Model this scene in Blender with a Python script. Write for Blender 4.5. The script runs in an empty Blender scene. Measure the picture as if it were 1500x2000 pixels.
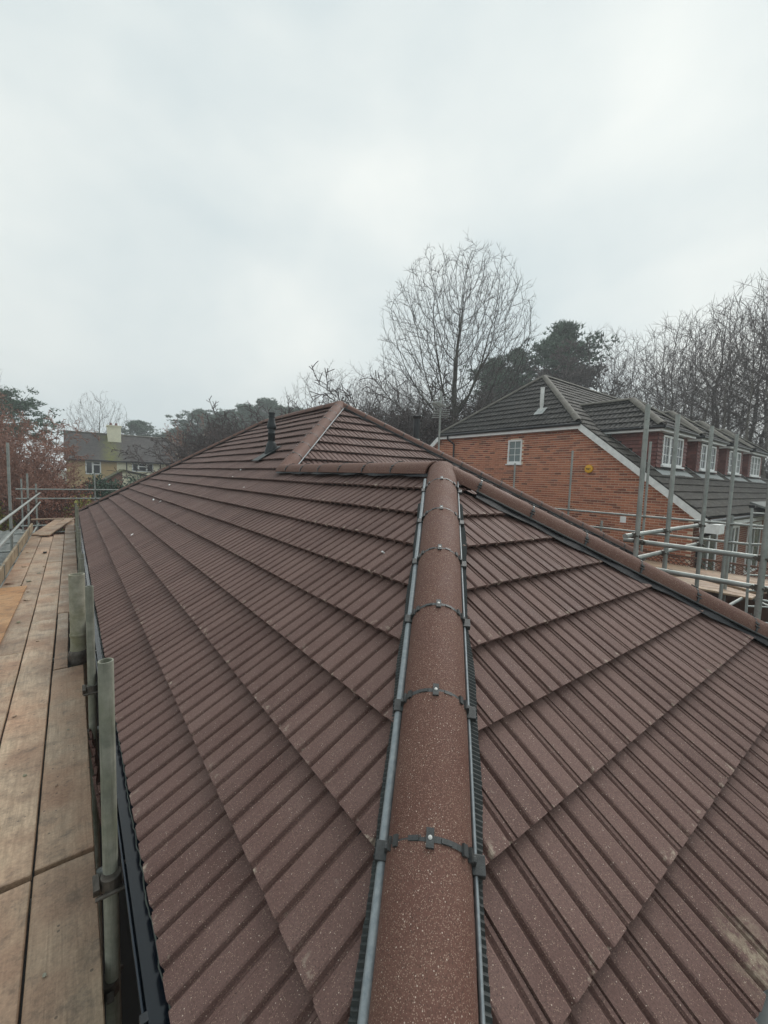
import bpy, bmesh, math, random
import numpy as np
from mathutils import Matrix, Vector
R_ = math.radians
random.seed(4)
SC = bpy.context.scene
COL = SC.collection

# ------------------------------------------------------------------ camera
CAM = np.array([-0.182, -0.157, 1.417])
CR = np.array([0.7947, -0.6061, 0.0329]); CF = np.array([0.6058, 0.7914, -0.0817])
CR = CR - CF * CR.dot(CF) / CF.dot(CF); CR /= np.linalg.norm(CR); CF /= np.linalg.norm(CF)
CU = np.cross(CR, CF)
FPX = 799.7
cd = bpy.data.cameras.new('camera'); cam = bpy.data.objects.new('camera', cd); COL.objects.link(cam)
cam.matrix_world = Matrix(((CR[0], CU[0], -CF[0], CAM[0]), (CR[1], CU[1], -CF[1], CAM[1]), (CR[2], CU[2], -CF[2], CAM[2]), (0, 0, 0, 1)))
cd.sensor_fit = 'HORIZONTAL'; cd.sensor_width = 36; cd.lens = 36 * FPX / 1500
cd.clip_start = 0.05; cd.clip_end = 3000
SC.camera = cam

# ------------------------------------------------------------------ world, sun, exposure
SUN_EL, SUN_AZ = 40, 70            # azimuth measured from +Y towards +X
w = bpy.data.worlds.new('World'); SC.world = w; w.use_nodes = True
nt = w.node_tree; nt.nodes.clear(); N = nt.nodes.new; LK = nt.links.new
out = N('ShaderNodeOutputWorld'); bg = N('ShaderNodeBackground'); bg.inputs[1].default_value = 0.1
sky = N('ShaderNodeTexSky'); sky.sky_type = 'NISHITA'; sky.sun_disc = False
sky.sun_elevation = R_(SUN_EL); sky.sun_rotation = R_(SUN_AZ); sky.dust_density = 4; sky.air_density = 1
tc = N('ShaderNodeTexCoord')
mp = N('ShaderNodeMapping'); mp.inputs['Scale'].default_value = (1, 1, 1.6)
n1 = N('ShaderNodeTexNoise'); n1.inputs['Scale'].default_value = 1.9; n1.inputs['Detail'].default_value = 7; n1.inputs['Roughness'].default_value = .48; n1.inputs['Distortion'].default_value = .15
LK(tc.outputs['Generated'], mp.inputs[0]); LK(mp.outputs[0], n1.inputs[0])
cr = N('ShaderNodeValToRGB')
cr.color_ramp.elements[0].position = .3; cr.color_ramp.elements[0].color = (3.35, 3.95, 4.15, 1)
cr.color_ramp.elements[1].position = .72; cr.color_ramp.elements[1].color = (5.35, 5.55, 5.35, 1)
e = cr.color_ramp.elements.new(.52); e.color = (4.35, 4.75, 4.75, 1)
LK(n1.outputs[0], cr.inputs[0])
mx = N('ShaderNodeMix'); mx.data_type = 'RGBA'; mx.inputs[0].default_value = .975
LK(sky.outputs[0], mx.inputs[6]); LK(cr.outputs[0], mx.inputs[7])
LK(mx.outputs[2], bg.inputs[0]); LK(bg.outputs[0], out.inputs[0])
sl = bpy.data.lights.new('sun', 'SUN'); sl.energy = 1.5; sl.angle = R_(45); sl.color = (1, .97, .93)
so = bpy.data.objects.new('sun', sl); COL.objects.link(so)
sd = Vector((math.cos(R_(SUN_EL)) * math.sin(R_(SUN_AZ)), math.cos(R_(SUN_EL)) * math.cos(R_(SUN_AZ)), math.sin(R_(SUN_EL))))
so.rotation_euler = (-sd).to_track_quat('-Z', 'Y').to_euler(); so.location = (0, 0, 30)
vs = SC.view_settings; vs.view_transform = 'Standard'; vs.look = 'None'; vs.exposure = 0.82; vs.gamma = 1; vs.use_curve_mapping = False

# ------------------------------------------------------------------ helpers
def link(o, parent=None):
    COL.objects.link(o)
    if parent is not None: o.parent = parent
    return o
def mesh(name, V, F, mat, parent=None, tint=None, smooth=False, nose=None):
    me = bpy.data.meshes.new(name); me.from_pydata([tuple(map(float, v)) for v in V], [], F); me.materials.append(mat)
    if tint is not None:
        a = me.attributes.new('tint', 'FLOAT', 'FACE')
        a.data.foreach_set('value', np.broadcast_to(np.asarray(tint, np.float32), (len(F),)).copy())
    if nose is not None:
        a = me.attributes.new('nose', 'FLOAT', 'POINT'); a.data.foreach_set('value', np.asarray(nose, np.float32))
    if smooth: me.polygons.foreach_set('use_smooth', [True] * len(F))
    me.update()
    return link(bpy.data.objects.new(name, me), parent)
def inst(name, me, parent, M=None):
    o = bpy.data.objects.new(name, me); link(o, parent)
    if M is not None: o.matrix_local = M
    return o
def empty(name, loc=(0, 0, 0)):
    o = bpy.data.objects.new(name, None); o.location = loc; o.empty_display_size = .2; return link(o)
def tag(o, label, cat, group=None):
    o['label'] = label; o['category'] = cat
    if group: o['group'] = group
    return o
def stuff(o): o['kind'] = 'stuff'; return o
def structure(o): o['kind'] = 'structure'; return o
class MB:
    def __init__(s): s.V = []; s.F = []
    def box(s, lo, hi, M=None):
        b = len(s.V)
        for z in (lo[2], hi[2]):
            for y in (lo[1], hi[1]):
                for x in (lo[0], hi[0]):
                    v = Vector((x, y, z)); s.V.append(tuple(M @ v) if M else (x, y, z))
        s.F += [tuple(b + i for i in f) for f in ((0, 2, 3, 1), (4, 5, 7, 6), (0, 1, 5, 4), (2, 6, 7, 3), (0, 4, 6, 2), (1, 3, 7, 5))]
        return s
    def bar(s, a, c, wd, ht):                 # rectangular bar between two points; ht along world z as far as possible
        a = Vector(a); c = Vector(c); t = (c - a).normalized(); up = Vector((0, 0, 1)) if abs(t.z) < .95 else Vector((0, 1, 0))
        x = t.cross(up).normalized(); z = x.cross(t); b = len(s.V)
        for p in (a, c):
            for (i, j) in ((-1, -1), (1, -1), (1, 1), (-1, 1)): s.V.append(tuple(p + x * (i * wd / 2) + z * (j * ht / 2)))
        s.F += [tuple(b + i for i in f) for f in ((0, 1, 2, 3), (7, 6, 5, 4), (0, 4, 5, 1), (1, 5, 6, 2), (2, 6, 7, 3), (3, 7, 4, 0))]
        return s
    def tube(s, a, c, r, r2=None, k=12, caps=True, hollow=0):
        a = Vector(a); c = Vector(c); r2 = r if r2 is None else r2
        t = (c - a).normalized(); up = Vector((0, 0, 1)) if abs(t.z) < .95 else Vector((0, 1, 0))
        x = t.cross(up).normalized(); z = x.cross(t); b = len(s.V)
        for p, rr in ((a, r), (c, r2)):
            for i in range(k):
                an = 2 * math.pi * i / k; s.V.append(tuple(p + x * (rr * math.cos(an)) + z * (rr * math.sin(an))))
        for i in range(k): s.F.append((b + i, b + (i + 1) % k, b + k + (i + 1) % k, b + k + i))
        if hollow:
            b2 = len(s.V); ri = r2 - hollow
            for p in (c, c - t * .25):
                for i in range(k):
                    an = 2 * math.pi * i / k; s.V.append(tuple(p + x * (ri * math.cos(an)) + z * (ri * math.sin(an))))
            for i in range(k):
                j = (i + 1) % k
                s.F.append((b + k + i, b + k + j, b2 + j, b2 + i)); s.F.append((b2 + i, b2 + j, b2 + k + j, b2 + k + i))
            s.F.append(tuple(b2 + k + i for i in range(k)))
            if caps: s.F.append(tuple(b + i for i in reversed(range(k))))
        elif caps:
            s.F.append(tuple(b + i for i in reversed(range(k)))); s.F.append(tuple(b + k + i for i in range(k)))
        return s
    def lathe(s, prof, c, k=20, axis=None):
        b = len(s.V)
        for (r, z) in prof:
            for i in range(k):
                an = 2 * math.pi * i / k; s.V.append((c[0] + r * math.cos(an), c[1] + r * math.sin(an), c[2] + z))
        for j in range(len(prof) - 1):
            for i in range(k):
                s.F.append((b + j * k + i, b + j * k + (i + 1) % k, b + (j + 1) * k + (i + 1) % k, b + (j + 1) * k + i))
        return s
    def poly(s, pts, thick=0, n=(0, 0, 1)):    # flat polygon with optional thickness against n
        b = len(s.V); k = len(pts); n = Vector(n).normalized()
        s.V += [tuple(Vector(p)) for p in pts]; s.F.append(tuple(range(b, b + k)))
        if thick:
            s.V += [tuple(Vector(p) - n * thick) for p in pts]; s.F.append(tuple(reversed(range(b + k, b + 2 * k))))
            for i in range(k): j = (i + 1) % k; s.F.append((b + i, b + k + i, b + k + j, b + j))
        return s
    def build(s, name, mat, parent=None, smooth=False, tint=None, bevel=0):
        o = mesh(name, s.V, s.F, mat, parent, tint, smooth)
        if bevel:
            m = o.modifiers.new('bevel', 'BEVEL'); m.width = bevel; m.segments = 2; m.limit_method = 'ANGLE'
        if smooth:
            try: o.data.set_sharp_from_angle(angle=R_(40))
            except Exception: pass
        return o

# ------------------------------------------------------------------ materials
def mat(name, build):
    m = bpy.data.materials.new(name); m.use_nodes = True; t = m.node_tree
    b = t.nodes['Principled BSDF']; build(t, b); return m
def nd(t, typ, **kw):
    n = t.nodes.new(typ)
    for k, v in kw.items():
        if k.startswith('_'): setattr(n, k[1:], v)
        else: n.inputs[k].default_value = v
    return n
def coords(t, kind='pos', scale=(1, 1, 1)):
    if kind == 'pos': o = nd(t, 'ShaderNodeNewGeometry').outputs['Position']
    else: o = nd(t, 'ShaderNodeTexCoord').outputs['Object']
    m = nd(t, 'ShaderNodeMapping'); m.inputs['Scale'].default_value = scale; t.links.new(o, m.inputs[0]); return m.outputs[0]
def noise(t, v, s, d=4, r=.55, dist=0):
    n = nd(t, 'ShaderNodeTexNoise', Scale=s, Detail=d, Roughness=r, Distortion=dist); t.links.new(v, n.inputs['Vector']); return n.outputs[0]
def ramp(t, v, stops):
    n = nd(t, 'ShaderNodeValToRGB'); el = n.color_ramp.elements
    while len(el) < len(stops): el.new(.5)
    for e_, (p, c) in zip(el, stops): e_.position = p; e_.color = (c, c, c, 1) if isinstance(c, (int, float)) else (*c, 1)
    t.links.new(v, n.inputs[0]); return n.outputs[0]
def mix(t, fac, a, b, mode='MIX'):
    n = nd(t, 'ShaderNodeMix', _data_type='RGBA', _blend_type=mode)
    for i, x in ((0, fac), (6, a), (7, b)):
        if isinstance(x, (int, float)): n.inputs[i].default_value = x if i == 0 else (x, x, x, 1)
        elif isinstance(x, tuple): n.inputs[i].default_value = (*x, 1)
        else: t.links.new(x, n.inputs[i])
    return n.outputs[2]
def math_(t, op, a, b=0.0):
    n = nd(t, 'ShaderNodeMath', _operation=op)
    for i, x in ((0, a), (1, b)):
        if isinstance(x, (int, float)): n.inputs[i].default_value = x
        else: t.links.new(x, n.inputs[i])
    return n.outputs[0]
def bump(t, b, h, strength=.4, dist=.01):
    n = nd(t, 'ShaderNodeBump', Strength=strength, Distance=dist); t.links.new(h, n.inputs['Height']); t.links.new(n.outputs[0], b.inputs['Normal'])
def specks(t, v, scale, size, keep):            # small scattered grains: 1 inside a grain
    vo = nd(t, 'ShaderNodeTexVoronoi', Scale=scale); t.links.new(v, vo.inputs['Vector'])
    near = math_(t, 'LESS_THAN', vo.outputs['Distance'], size)
    sep = nd(t, 'ShaderNodeSeparateColor'); t.links.new(vo.outputs['Color'], sep.inputs[0])
    some = math_(t, 'LESS_THAN', sep.outputs[0], keep)
    return math_(t, 'MULTIPLY', near, some)
def setc(t, b, c, rough=.7, spec=.4, metal=0.0):
    if isinstance(c, tuple): b.inputs['Base Color'].default_value = (*c, 1)
    else: t.links.new(c, b.inputs['Base Color'])
    if isinstance(rough, (int, float)): b.inputs['Roughness'].default_value = rough
    else: t.links.new(rough, b.inputs['Roughness'])
    b.inputs['Specular IOR Level'].default_value = spec; b.inputs['Metallic'].default_value = metal
def simple(name, c, rough=.6, spec=.4, metal=0.0, var=.15, sc=8.0, bmp=0.0):
    def f(t, b):
        v = coords(t); n = noise(t, v, sc, 5, .6)
        k = ramp(t, n, [(.3, 1 - var), (.7, 1 + var)])
        setc(t, b, mix(t, 1.0, c, k, 'MULTIPLY'), rough, spec, metal)
        if bmp: bump(t, b, noise(t, v, sc * 6, 4), bmp, .01)
    return mat(name, f)
def tile_mat(name, c1, c2, c3, rough, stain, grain, lichen=0.0, nose=False):
    def f(t, b):
        v = coords(t)
        at = nd(t, 'ShaderNodeAttribute', _attribute_name='tint')
        col = mix(t, at.outputs['Fac'], c1, c2)
        n1 = noise(t, v, 5.5, 6, .62); col = mix(t, ramp(t, n1, [(.38, 0), (.72, .75)]), col, c3)
        fine = noise(t, v, 190, 3, .7); col = mix(t, 1.0, col, ramp(t, fine, [(.25, .72), (.75, 1.3)]), 'MULTIPLY')
        if stain:
            s1 = noise(t, v, 14, 6, .7, .6); col = mix(t, ramp(t, s1, [(.66, 0), (.8, stain)]), col, (.34, .29, .25))
        if lichen:
            s2 = noise(t, v, 9, 8, .75); col = mix(t, ramp(t, s2, [(.5, 0), (.66, lichen)]), col, (.21, .21, .17))
        if nose:
            av = nd(t, 'ShaderNodeAttribute', _attribute_name='nose'); edge = ramp(t, av.outputs['Fac'], [(.012, 1), (.045, 0)])
            s3 = noise(t, v, 23, 4, .6); col = mix(t, math_(t, 'MULTIPLY', edge, ramp(t, s3, [(.60, 0), (.70, .75)])), col, (.40, .34, .27))
        if grain:
            col = mix(t, math_(t, 'MULTIPLY', specks(t, v, 300, .33, .17 * grain), .6), col, (.42, .30, .23))
            col = mix(t, math_(t, 'MULTIPLY', specks(t, v, 170, .24, .035 * grain), .8), col, (.6, .5, .42))
            col = mix(t, math_(t, 'MULTIPLY', specks(t, v, 260, .33, .16), .65), col, (.03, .02, .018))
        if nose: col = mix(t, splash(t, b), col, (.46, .41, .29))
        rr = ramp(t, n1, [(.3, rough - .12), (.7, rough + .1)])
        setc(t, b, col, rr, .3)
        h = math_(t, 'ADD', fine, math_(t, 'MULTIPLY', noise(t, v, 40, 4, .6), .6)); bump(t, b, h, .35, .004)
    return mat(name, f)
M = {}
def splash(t, b):
    g = nd(t, 'ShaderNodeNewGeometry'); ds = nd(t, 'ShaderNodeVectorMath', _operation='DISTANCE'); t.links.new(g.outputs['Position'], ds.inputs[0]); ds.inputs[1].default_value = SPLASH
    return math_(t, 'MULTIPLY', ramp(t, ds.outputs['Value'], [(.02, 1), (.14, 0)]), ramp(t, noise(t, g.outputs['Position'], 26, 6, .7), [(.45, 0), (.65, .6)]))
SPLASH = (1.40, .03, .02)
M['tile'] = tile_mat('brown_concrete_tile', (.098, .053, .045), (.142, .083, .071), (.162, .104, .091), .74, .35, 1.2, 0, True)
M['hip'] = tile_mat('red_brown_hip_tile', (.112, .050, .037), (.130, .062, .047), (.150, .082, .063), .74, .12, 3.4)
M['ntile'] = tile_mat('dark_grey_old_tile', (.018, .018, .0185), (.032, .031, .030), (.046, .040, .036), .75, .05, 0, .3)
M['ntileslope'] = tile_mat('lit_slope_grey_brown_tile', (.040, .037, .034), (.062, .056, .050), (.078, .067, .056), .75, .08, 0, .45)  # lighter copy of the grey tile: the front slope's brighter look painted in
M['nridge'] = tile_mat('lichened_ridge', (.10, .092, .080), (.13, .118, .1), (.16, .15, .125), .8, .2, 0, .7)
M['hang'] = tile_mat('hung_clay_tile', (.13, .044, .040), (.235, .09, .074), (.17, .085, .075), .6, 0, 0)
def f(t, b):
    v = coords(t, 'pos'); at = nd(t, 'ShaderNodeAttribute', _attribute_name='tint')
    r = nd(t, 'ShaderNodeValToRGB'); el = r.color_ramp.elements
    st = [(0, (.20, .066, .042)), (.3, (.43, .150, .085)), (.6, (.55, .215, .122)), (.85, (.48, .17, .10)), (1, (.28, .115, .082))]
    while len(el) < 5: el.new(.5)
    for e_, (p, c) in zip(el, st): e_.position = p; e_.color = (*c, 1)
    t.links.new(at.outputs['Fac'], r.inputs[0])
    n = noise(t, v, 30, 5, .65); col = mix(t, 1.0, r.outputs[0], ramp(t, n, [(.3, .78), (.75, 1.2)]), 'MULTIPLY')
    setc(t, b, col, .85, .25); bump(t, b, n, .4, .006)
M['brick'] = mat('orange_red_brick', f)
M['mortar'] = simple('pale_mortar', (.80, .64, .49), .9, .2, 0, .12, 20, .3)
def f(t, b):
    v = coords(t); n = nd(t, 'ShaderNodeTexBrick', Scale=1.0, **{'Mortar Size': .01, 'Brick Width': .225, 'Row Height': .075, 'Mortar Smooth': .1})
    n.inputs['Color1'].default_value = (.27, .085, .048, 1); n.inputs['Color2'].default_value = (.20, .065, .042, 1); n.inputs['Mortar'].default_value = (.42, .33, .26, 1)
    mp = nd(t, 'ShaderNodeMapping'); mp.inputs['Rotation'].default_value = (R_(90), 0, 0); t.links.new(v, mp.inputs[0]); t.links.new(mp.outputs[0], n.inputs[0])
    setc(t, b, n.outputs[0], .85, .25)
M['brickfar'] = mat('brick_wall_plain', f)
def wood(name, c1, c2, c3, rough=.6, axis=(14, .9, 14), wet=.3):
    def f(t, b):
        o = nd(t, 'ShaderNodeObjectInfo')
        off = nd(t, 'ShaderNodeVectorMath', _operation='ADD'); g = nd(t, 'ShaderNodeNewGeometry')
        sc_ = nd(t, 'ShaderNodeVectorMath', _operation='SCALE'); cmb = nd(t, 'ShaderNodeCombineXYZ')
        for i in range(3): t.links.new(o.outputs['Random'], cmb.inputs[i])
        t.links.new(cmb.outputs[0], sc_.inputs[0]); sc_.inputs['Scale'].default_value = 37.0
        t.links.new(g.outputs['Position'], off.inputs[0]); t.links.new(sc_.outputs[0], off.inputs[1])
        mpg = nd(t, 'ShaderNodeMapping'); mpg.inputs['Scale'].default_value = axis; t.links.new(off.outputs[0], mpg.inputs[0])
        gr = noise(t, mpg.outputs[0], 3.0, 7, .65, 1.2)
        col = mix(t, ramp(t, gr, [(.3, 0), (.7, 1)]), c1, c2)
        pt = noise(t, off.outputs[0], 2.2, 5, .6); col = mix(t, ramp(t, pt, [(.42, 0), (.68, .85)]), col, c3)
        col = mix(t, 1.0, col, ramp(t, o.outputs['Random'], [(0, .85), (1, 1.12)]), 'MULTIPLY')
        mud = noise(t, off.outputs[0], 9, 8, .72); col = mix(t, ramp(t, mud, [(.5, 0), (.72, .75)]), col, (.085, .066, .05)); wetp = noise(t, off.outputs[0], 1.1, 5, .65); col = mix(t, ramp(t, wetp, [(.45, 0), (.62, .45)]), col, (.10, .075, .058))
        fl = noise(t, off.outputs[0], 70, 4, .7); col = mix(t, 1.0, col, ramp(t, fl, [(.3, .78), (.7, 1.2)]), 'MULTIPLY')
        sp = specks(t, off.outputs[0], 40, .22, .06); col = mix(t, math_(t, 'MULTIPLY', sp, .7), col, (.06, .045, .035))
        setc(t, b, col, ramp(t, pt, [(.35, rough - wet), (.7, rough + .15)]), .4)
        bump(t, b, math_(t, 'ADD', gr, math_(t, 'MULTIPLY', fl, .5)), .3, .006)
    return mat(name, f)
M['board'] = wood('scaffold_board_wood', (.285, .205, .135), (.50, .365, .25), (.42, .245, .16))
M['ply'] = wood('orange_plywood', (.40, .225, .105), (.46, .27, .14), (.36, .17, .07), .65, (3, 1.2, 3), .15)
M['toe'] = wood('toe_board_wood', (.27, .21, .13), (.34, .27, .18), (.2, .15, .09), .7)
def f(t, b):
    v = coords(t); n = noise(t, v, 7, 6, .65); m_ = noise(t, v, 45, 4, .7)
    col = mix(t, ramp(t, n, [(.35, 0), (.7, 1)]), (.27, .29, .275), (.40, .42, .40))
    col = mix(t, ramp(t, m_, [(.56, 0), (.72, .55)]), col, (.15, .14, .11))
    setc(t, b, col, ramp(t, m_, [(.3, .42), (.7, .62)]), .5, .55); bump(t, b, m_, .15, .003)
M['galv'] = mat('galvanised_tube', f)
def f(t, b):
    v = coords(t); n = noise(t, v, 9, 7, .7); m_ = noise(t, v, 4, 4, .6)
    st_ = noise(t, coords(t, 'pos', (60, 60, 3)), 1.0, 5, .7); col = mix(t, ramp(t, n, [(.35, 0), (.65, 1)]), (.17, .178, .145), (.30, .30, .25)); col = mix(t, ramp(t, st_, [(.5, 0), (.7, .6)]), col, (.10, .10, .075)); col = mix(t, ramp(t, m_, [(.5, 0), (.7, .55)]), col, (.135, .15, .085))
    setc(t, b, col, .75, .3); bump(t, b, n, .4, .006)
M['tubeold'] = mat('weathered_algae_tube', f)
def f(t, b):
    v = coords(t); n = noise(t, v, 12, 7, .72); m_ = noise(t, v, 3.5, 5, .65)
    col = mix(t, ramp(t, n, [(.32, 0), (.66, 1)]), (.24, .235, .185), (.40, .385, .31)); col = mix(t, ramp(t, m_, [(.46, 0), (.66, .75)]), col, (.17, .165, .09))
    setc(t, b, col, .85, .25); bump(t, b, n, .5, .006)
M['cement'] = mat('mossy_cement_pipe', f)
M['coupler'] = simple('rusty_coupler_steel', (.10, .088, .075), .55, .5, .5, .4, 30, .2)
M['black'] = simple('black_plastic', (.012, .014, .017), .32, .5, 0, .2, 20)
def f(t, b):
    v = coords(t); d = specks(t, v, 55, .28, .25)
    setc(t, b, (.007, .012, .020), .13, .5); bump(t, b, d, .7, .004)
M['gutter'] = mat('wet_black_gutter', f)
M['glint'] = simple('pale_water_glint', (.16, .18, .16), .8, .2)
M['membrane'] = simple('black_underlay', (.006, .0065, .009), .55, .35, 0, .3, 15, .5)
M['clip'] = simple('dark_grey_clip', (.04, .043, .043), .45, .5, 0, .3, 60, .2)
def f(t, b):
    v = coords(t); n = noise(t, v, 60, 3, .6); d = specks(t, v, 90, .28, .35)
    setc(t, b, mix(t, ramp(t, n, [(.3, 0), (.7, 1)]), (.20, .232, .25), (.30, .33, .345)), .45, .5, .25); bump(t, b, d, .5, .003)
M['flue'] = simple('dark_slate_plastic', (.016, .022, .025), .5, .4, 0, .2, 15)
M['strip'] = mat('blue_grey_metal_strip', f)
M['screw'] = simple('bright_screw', (.5, .5, .48), .4, .5, .5, .1)
M['pleat'] = simple('pleated_black_flashing', (.022, .027, .027), .5, .5, 0, .3, 30, .2)
M['white'] = simple('white_upvc', (.86, .87, .86), .4, .4, 0, .06, 6)
M['whitedirty'] = simple('white_painted_board', (.82, .83, .81), .55, .3, 0, .12, 9)
M['lead'] = simple('lead_flashing', (.34, .36, .355), .6, .4, .2, .2, 6)
def f(t, b):
    setc(t, b, (.035, .045, .05), .06, .6)
M['glass'] = mat('dark_window_glass', f)
M['obscure'] = simple('obscure_glass', (.20, .25, .25), .35, .5, 0, .25, 40, .4)
M['yellow'] = simple('alarm_yellow', (.78, .42, .03), .4, .4, 0, .04)
M['print'] = simple('black_print', (.03, .028, .02), .5, .3)
M['render_tan'] = simple('tan_render', (.56, .41, .22), .9, .2, 0, .12, 3, .2)
M['render_cream'] = simple('cream_render', (.90, .86, .66), .9, .2, 0, .1, 3, .2)
def f(t, b):
    v = coords(t, 'pos', (1, 1, 1)); sx = nd(t, 'ShaderNodeSeparateXYZ'); t.links.new(v, sx.inputs[0])
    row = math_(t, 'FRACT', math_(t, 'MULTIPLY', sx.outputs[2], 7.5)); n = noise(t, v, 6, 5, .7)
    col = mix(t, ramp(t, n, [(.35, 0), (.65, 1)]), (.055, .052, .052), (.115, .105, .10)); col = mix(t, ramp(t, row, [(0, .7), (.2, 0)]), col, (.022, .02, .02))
    gx = math_(t, 'ABSOLUTE', math_(t, 'SUBTRACT', sx.outputs[0], 2.9)); near = ramp(t, gx, [(.2, 1), (1, 0)])
    ms = noise(t, v, 3.2, 6, .7); col = mix(t, math_(t, 'MULTIPLY', near, ramp(t, ms, [(.36, 0), (.56, .9)])), col, (.15, .155, .045))
    setc(t, b, col, .85, .2)
M['plaintile'] = mat('old_plain_tile_roof', f)
M['fence'] = wood('brown_fence_wood', (.115, .046, .026), (.15, .065, .038), (.09, .04, .025), .8, (14, 14, .9), .1)
M['slate'] = simple('grey_sheet', (.19, .20, .19), .7, .3, 0, .35, 3, .3)
def bark(name, c1, c2, sc=3.0):
    def f(t, b):
        v = coords(t); n = noise(t, v, sc, 6, .7); setc(t, b, mix(t, ramp(t, n, [(.35, 0), (.65, 1)]), c1, c2), .9, .2)
    return mat(name, f)
M['oakbark'] = bark('grey_green_bark', (.060, .060, .045), (.115, .110, .085))
M['twig'] = bark('grey_brown_twig', (.055, .048, .042), (.09, .077, .068))
M['birchbark'] = bark('birch_bark', (.10, .088, .075), (.30, .28, .25), 1.2)
M['whitebark'] = bark('pale_birch_bark', (.28, .24, .20), (.55, .50, .44), 1.5)
M['birchtwig'] = bark('purple_brown_twig', (.068, .052, .050), (.105, .084, .079))
M['redtwig'] = bark('red_brown_twig', (.22, .12, .09), (.36, .20, .15))
M['drytwig'] = bark('ochre_twig', (.15, .115, .06), (.24, .18, .09))
def leaf(name, c1, c2, sc=1.2):
    def f(t, b):
        v = coords(t); n = noise(t, v, sc, 5, .7); setc(t, b, mix(t, ramp(t, n, [(.35, 0), (.65, 1)]), c1, c2), .65, .3)
    return mat(name, f)
M['pine'] = leaf('pine_needles', (.045, .085, .055), (.12, .19, .125))
M['pinebrown'] = leaf('dead_pine_needles', (.10, .08, .073), (.16, .13, .12))
M['laurel'] = leaf('laurel_leaf', (.025, .055, .032), (.075, .13, .085), 3)
M['yleaf'] = leaf('yellow_green_leaf', (.22, .23, .04), (.40, .40, .10), 3)
M['redleaf'] = leaf('brown_red_leaf', (.15, .055, .035), (.27, .115, .07), 2)
def f(t, b):
    v = coords(t); n = noise(t, v, .35, 7, .65); col = mix(t, ramp(t, n, [(.4, 0), (.6, 1)]), (.055, .075, .03), (.10, .075, .045)); setc(t, b, col, .95, .1)
M['ground'] = mat('grass_and_soil', f)
M['paving'] = simple('shade_dark_paving', (.016, .015, .014), .7, .3, 0, .3, 3, .3)  # darkened to paint the shade down the gap between walkway and gutter

# ------------------------------------------------------------------ ground
GZ = -2.6
g = MB().poly([(-900, -900, GZ), (900, -900, GZ), (900, 900, GZ), (-900, 900, GZ)]).build('ground', M['ground']); structure(g)
pth = MB().poly([(-6, -4, GZ + .004), (12, -4, GZ + .004), (12, 20, GZ + .004), (-6, 20, GZ + .004)]).build('path', M['paving']); structure(pth)

# ------------------------------------------------------------------ tile machinery
TH = R_(33.474); TC, TS = math.cos(TH), math.sin(TH)
GA = .302
PROF_OWN = [(0, .021), (.058, .021), (.064, .018), (.0695, .004), (.0745, .001), (.0795, .004), (.085, .018), (.091, .021), (.157, .021), (.163, .018), (.1685, .004), (.1735, .001), (.178, .004), (.184, .0135), (.1958, .0150)]
PROF_N = [(0, .002), (.05, .024), (.105, .024), (.15, .002), (.2, .024), (.255, .024), (.298, .002)]
def tile_faces(prof, g, lift, thick, head=.03, bev=0.0):
    """local (u, v, h) polygons of one tile: v=0 is the nose"""
    P = []
    L = g + head
    def top(u, h, v): return (u, v, h + lift * (1 - v / g))
    for (a, ha), (b, hb) in zip(prof, prof[1:]):
        if bev:
            P.append([top(a, ha, bev), top(b, hb, bev), top(b, hb, L), top(a, ha, L)])
            P.append([top(a, ha - bev * .7, 0), top(b, hb - bev * .7, 0), top(b, hb, bev), top(a, ha, bev)])
            P.append([(a, 0, ha + lift - thick), (b, 0, hb + lift - thick), top(b, hb - bev * .7, 0), top(a, ha - bev * .7, 0)])
        else:
            P.append([top(a, ha, 0), top(b, hb, 0), top(b, hb, L), top(a, ha, L)])
            P.append([(a, 0, ha + lift - thick), (b, 0, hb + lift - thick), top(b, hb, 0), top(a, ha, 0)])
    a, ha = prof[0]; P.append([top(a, ha, 0), top(a, ha, L), top(a, ha - .012, L), top(a, ha - .012, 0)])
    b, hb = prof[-1]; P.append([top(b, hb - .012, 0), top(b, hb - .012, L), top(b, hb, L), top(b, hb, 0)])
    return P
def clip_polys(P, hps):
    for (a, b, d) in hps:               # keep a*u + b*v <= d
        out_ = []
        for poly in P:
            q = []
            for i in range(len(poly)):
                p0, p1 = poly[i], poly[(i + 1) % len(poly)]
                f0, f1 = a * p0[0] + b * p0[1] - d, a * p1[0] + b * p1[1] - d
                if f0 <= 0: q.append(p0)
                if (f0 < 0 < f1) or (f1 < 0 < f0):
                    s_ = f0 / (f0 - f1); q.append(tuple(p0[k] + s_ * (p1[k] - p0[k]) for k in range(3)))
            if len(q) >= 3: out_.append(q)
        P = out_
    return P
def seen(c, n, area):
    d = np.array(c) - CAM; z = d @ CF
    if z < .25: return 0
    u = 750 + FPX * (d @ CR) / z; v = 1000 - FPX * (d @ CU) / z
    if not (-40 < u < 1540 and -40 < v < 2040): return 0
    dist = np.linalg.norm(d); cosv = -(np.array(n) @ d) / dist
    return max(0, cosv) * area / dist ** 2
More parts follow.
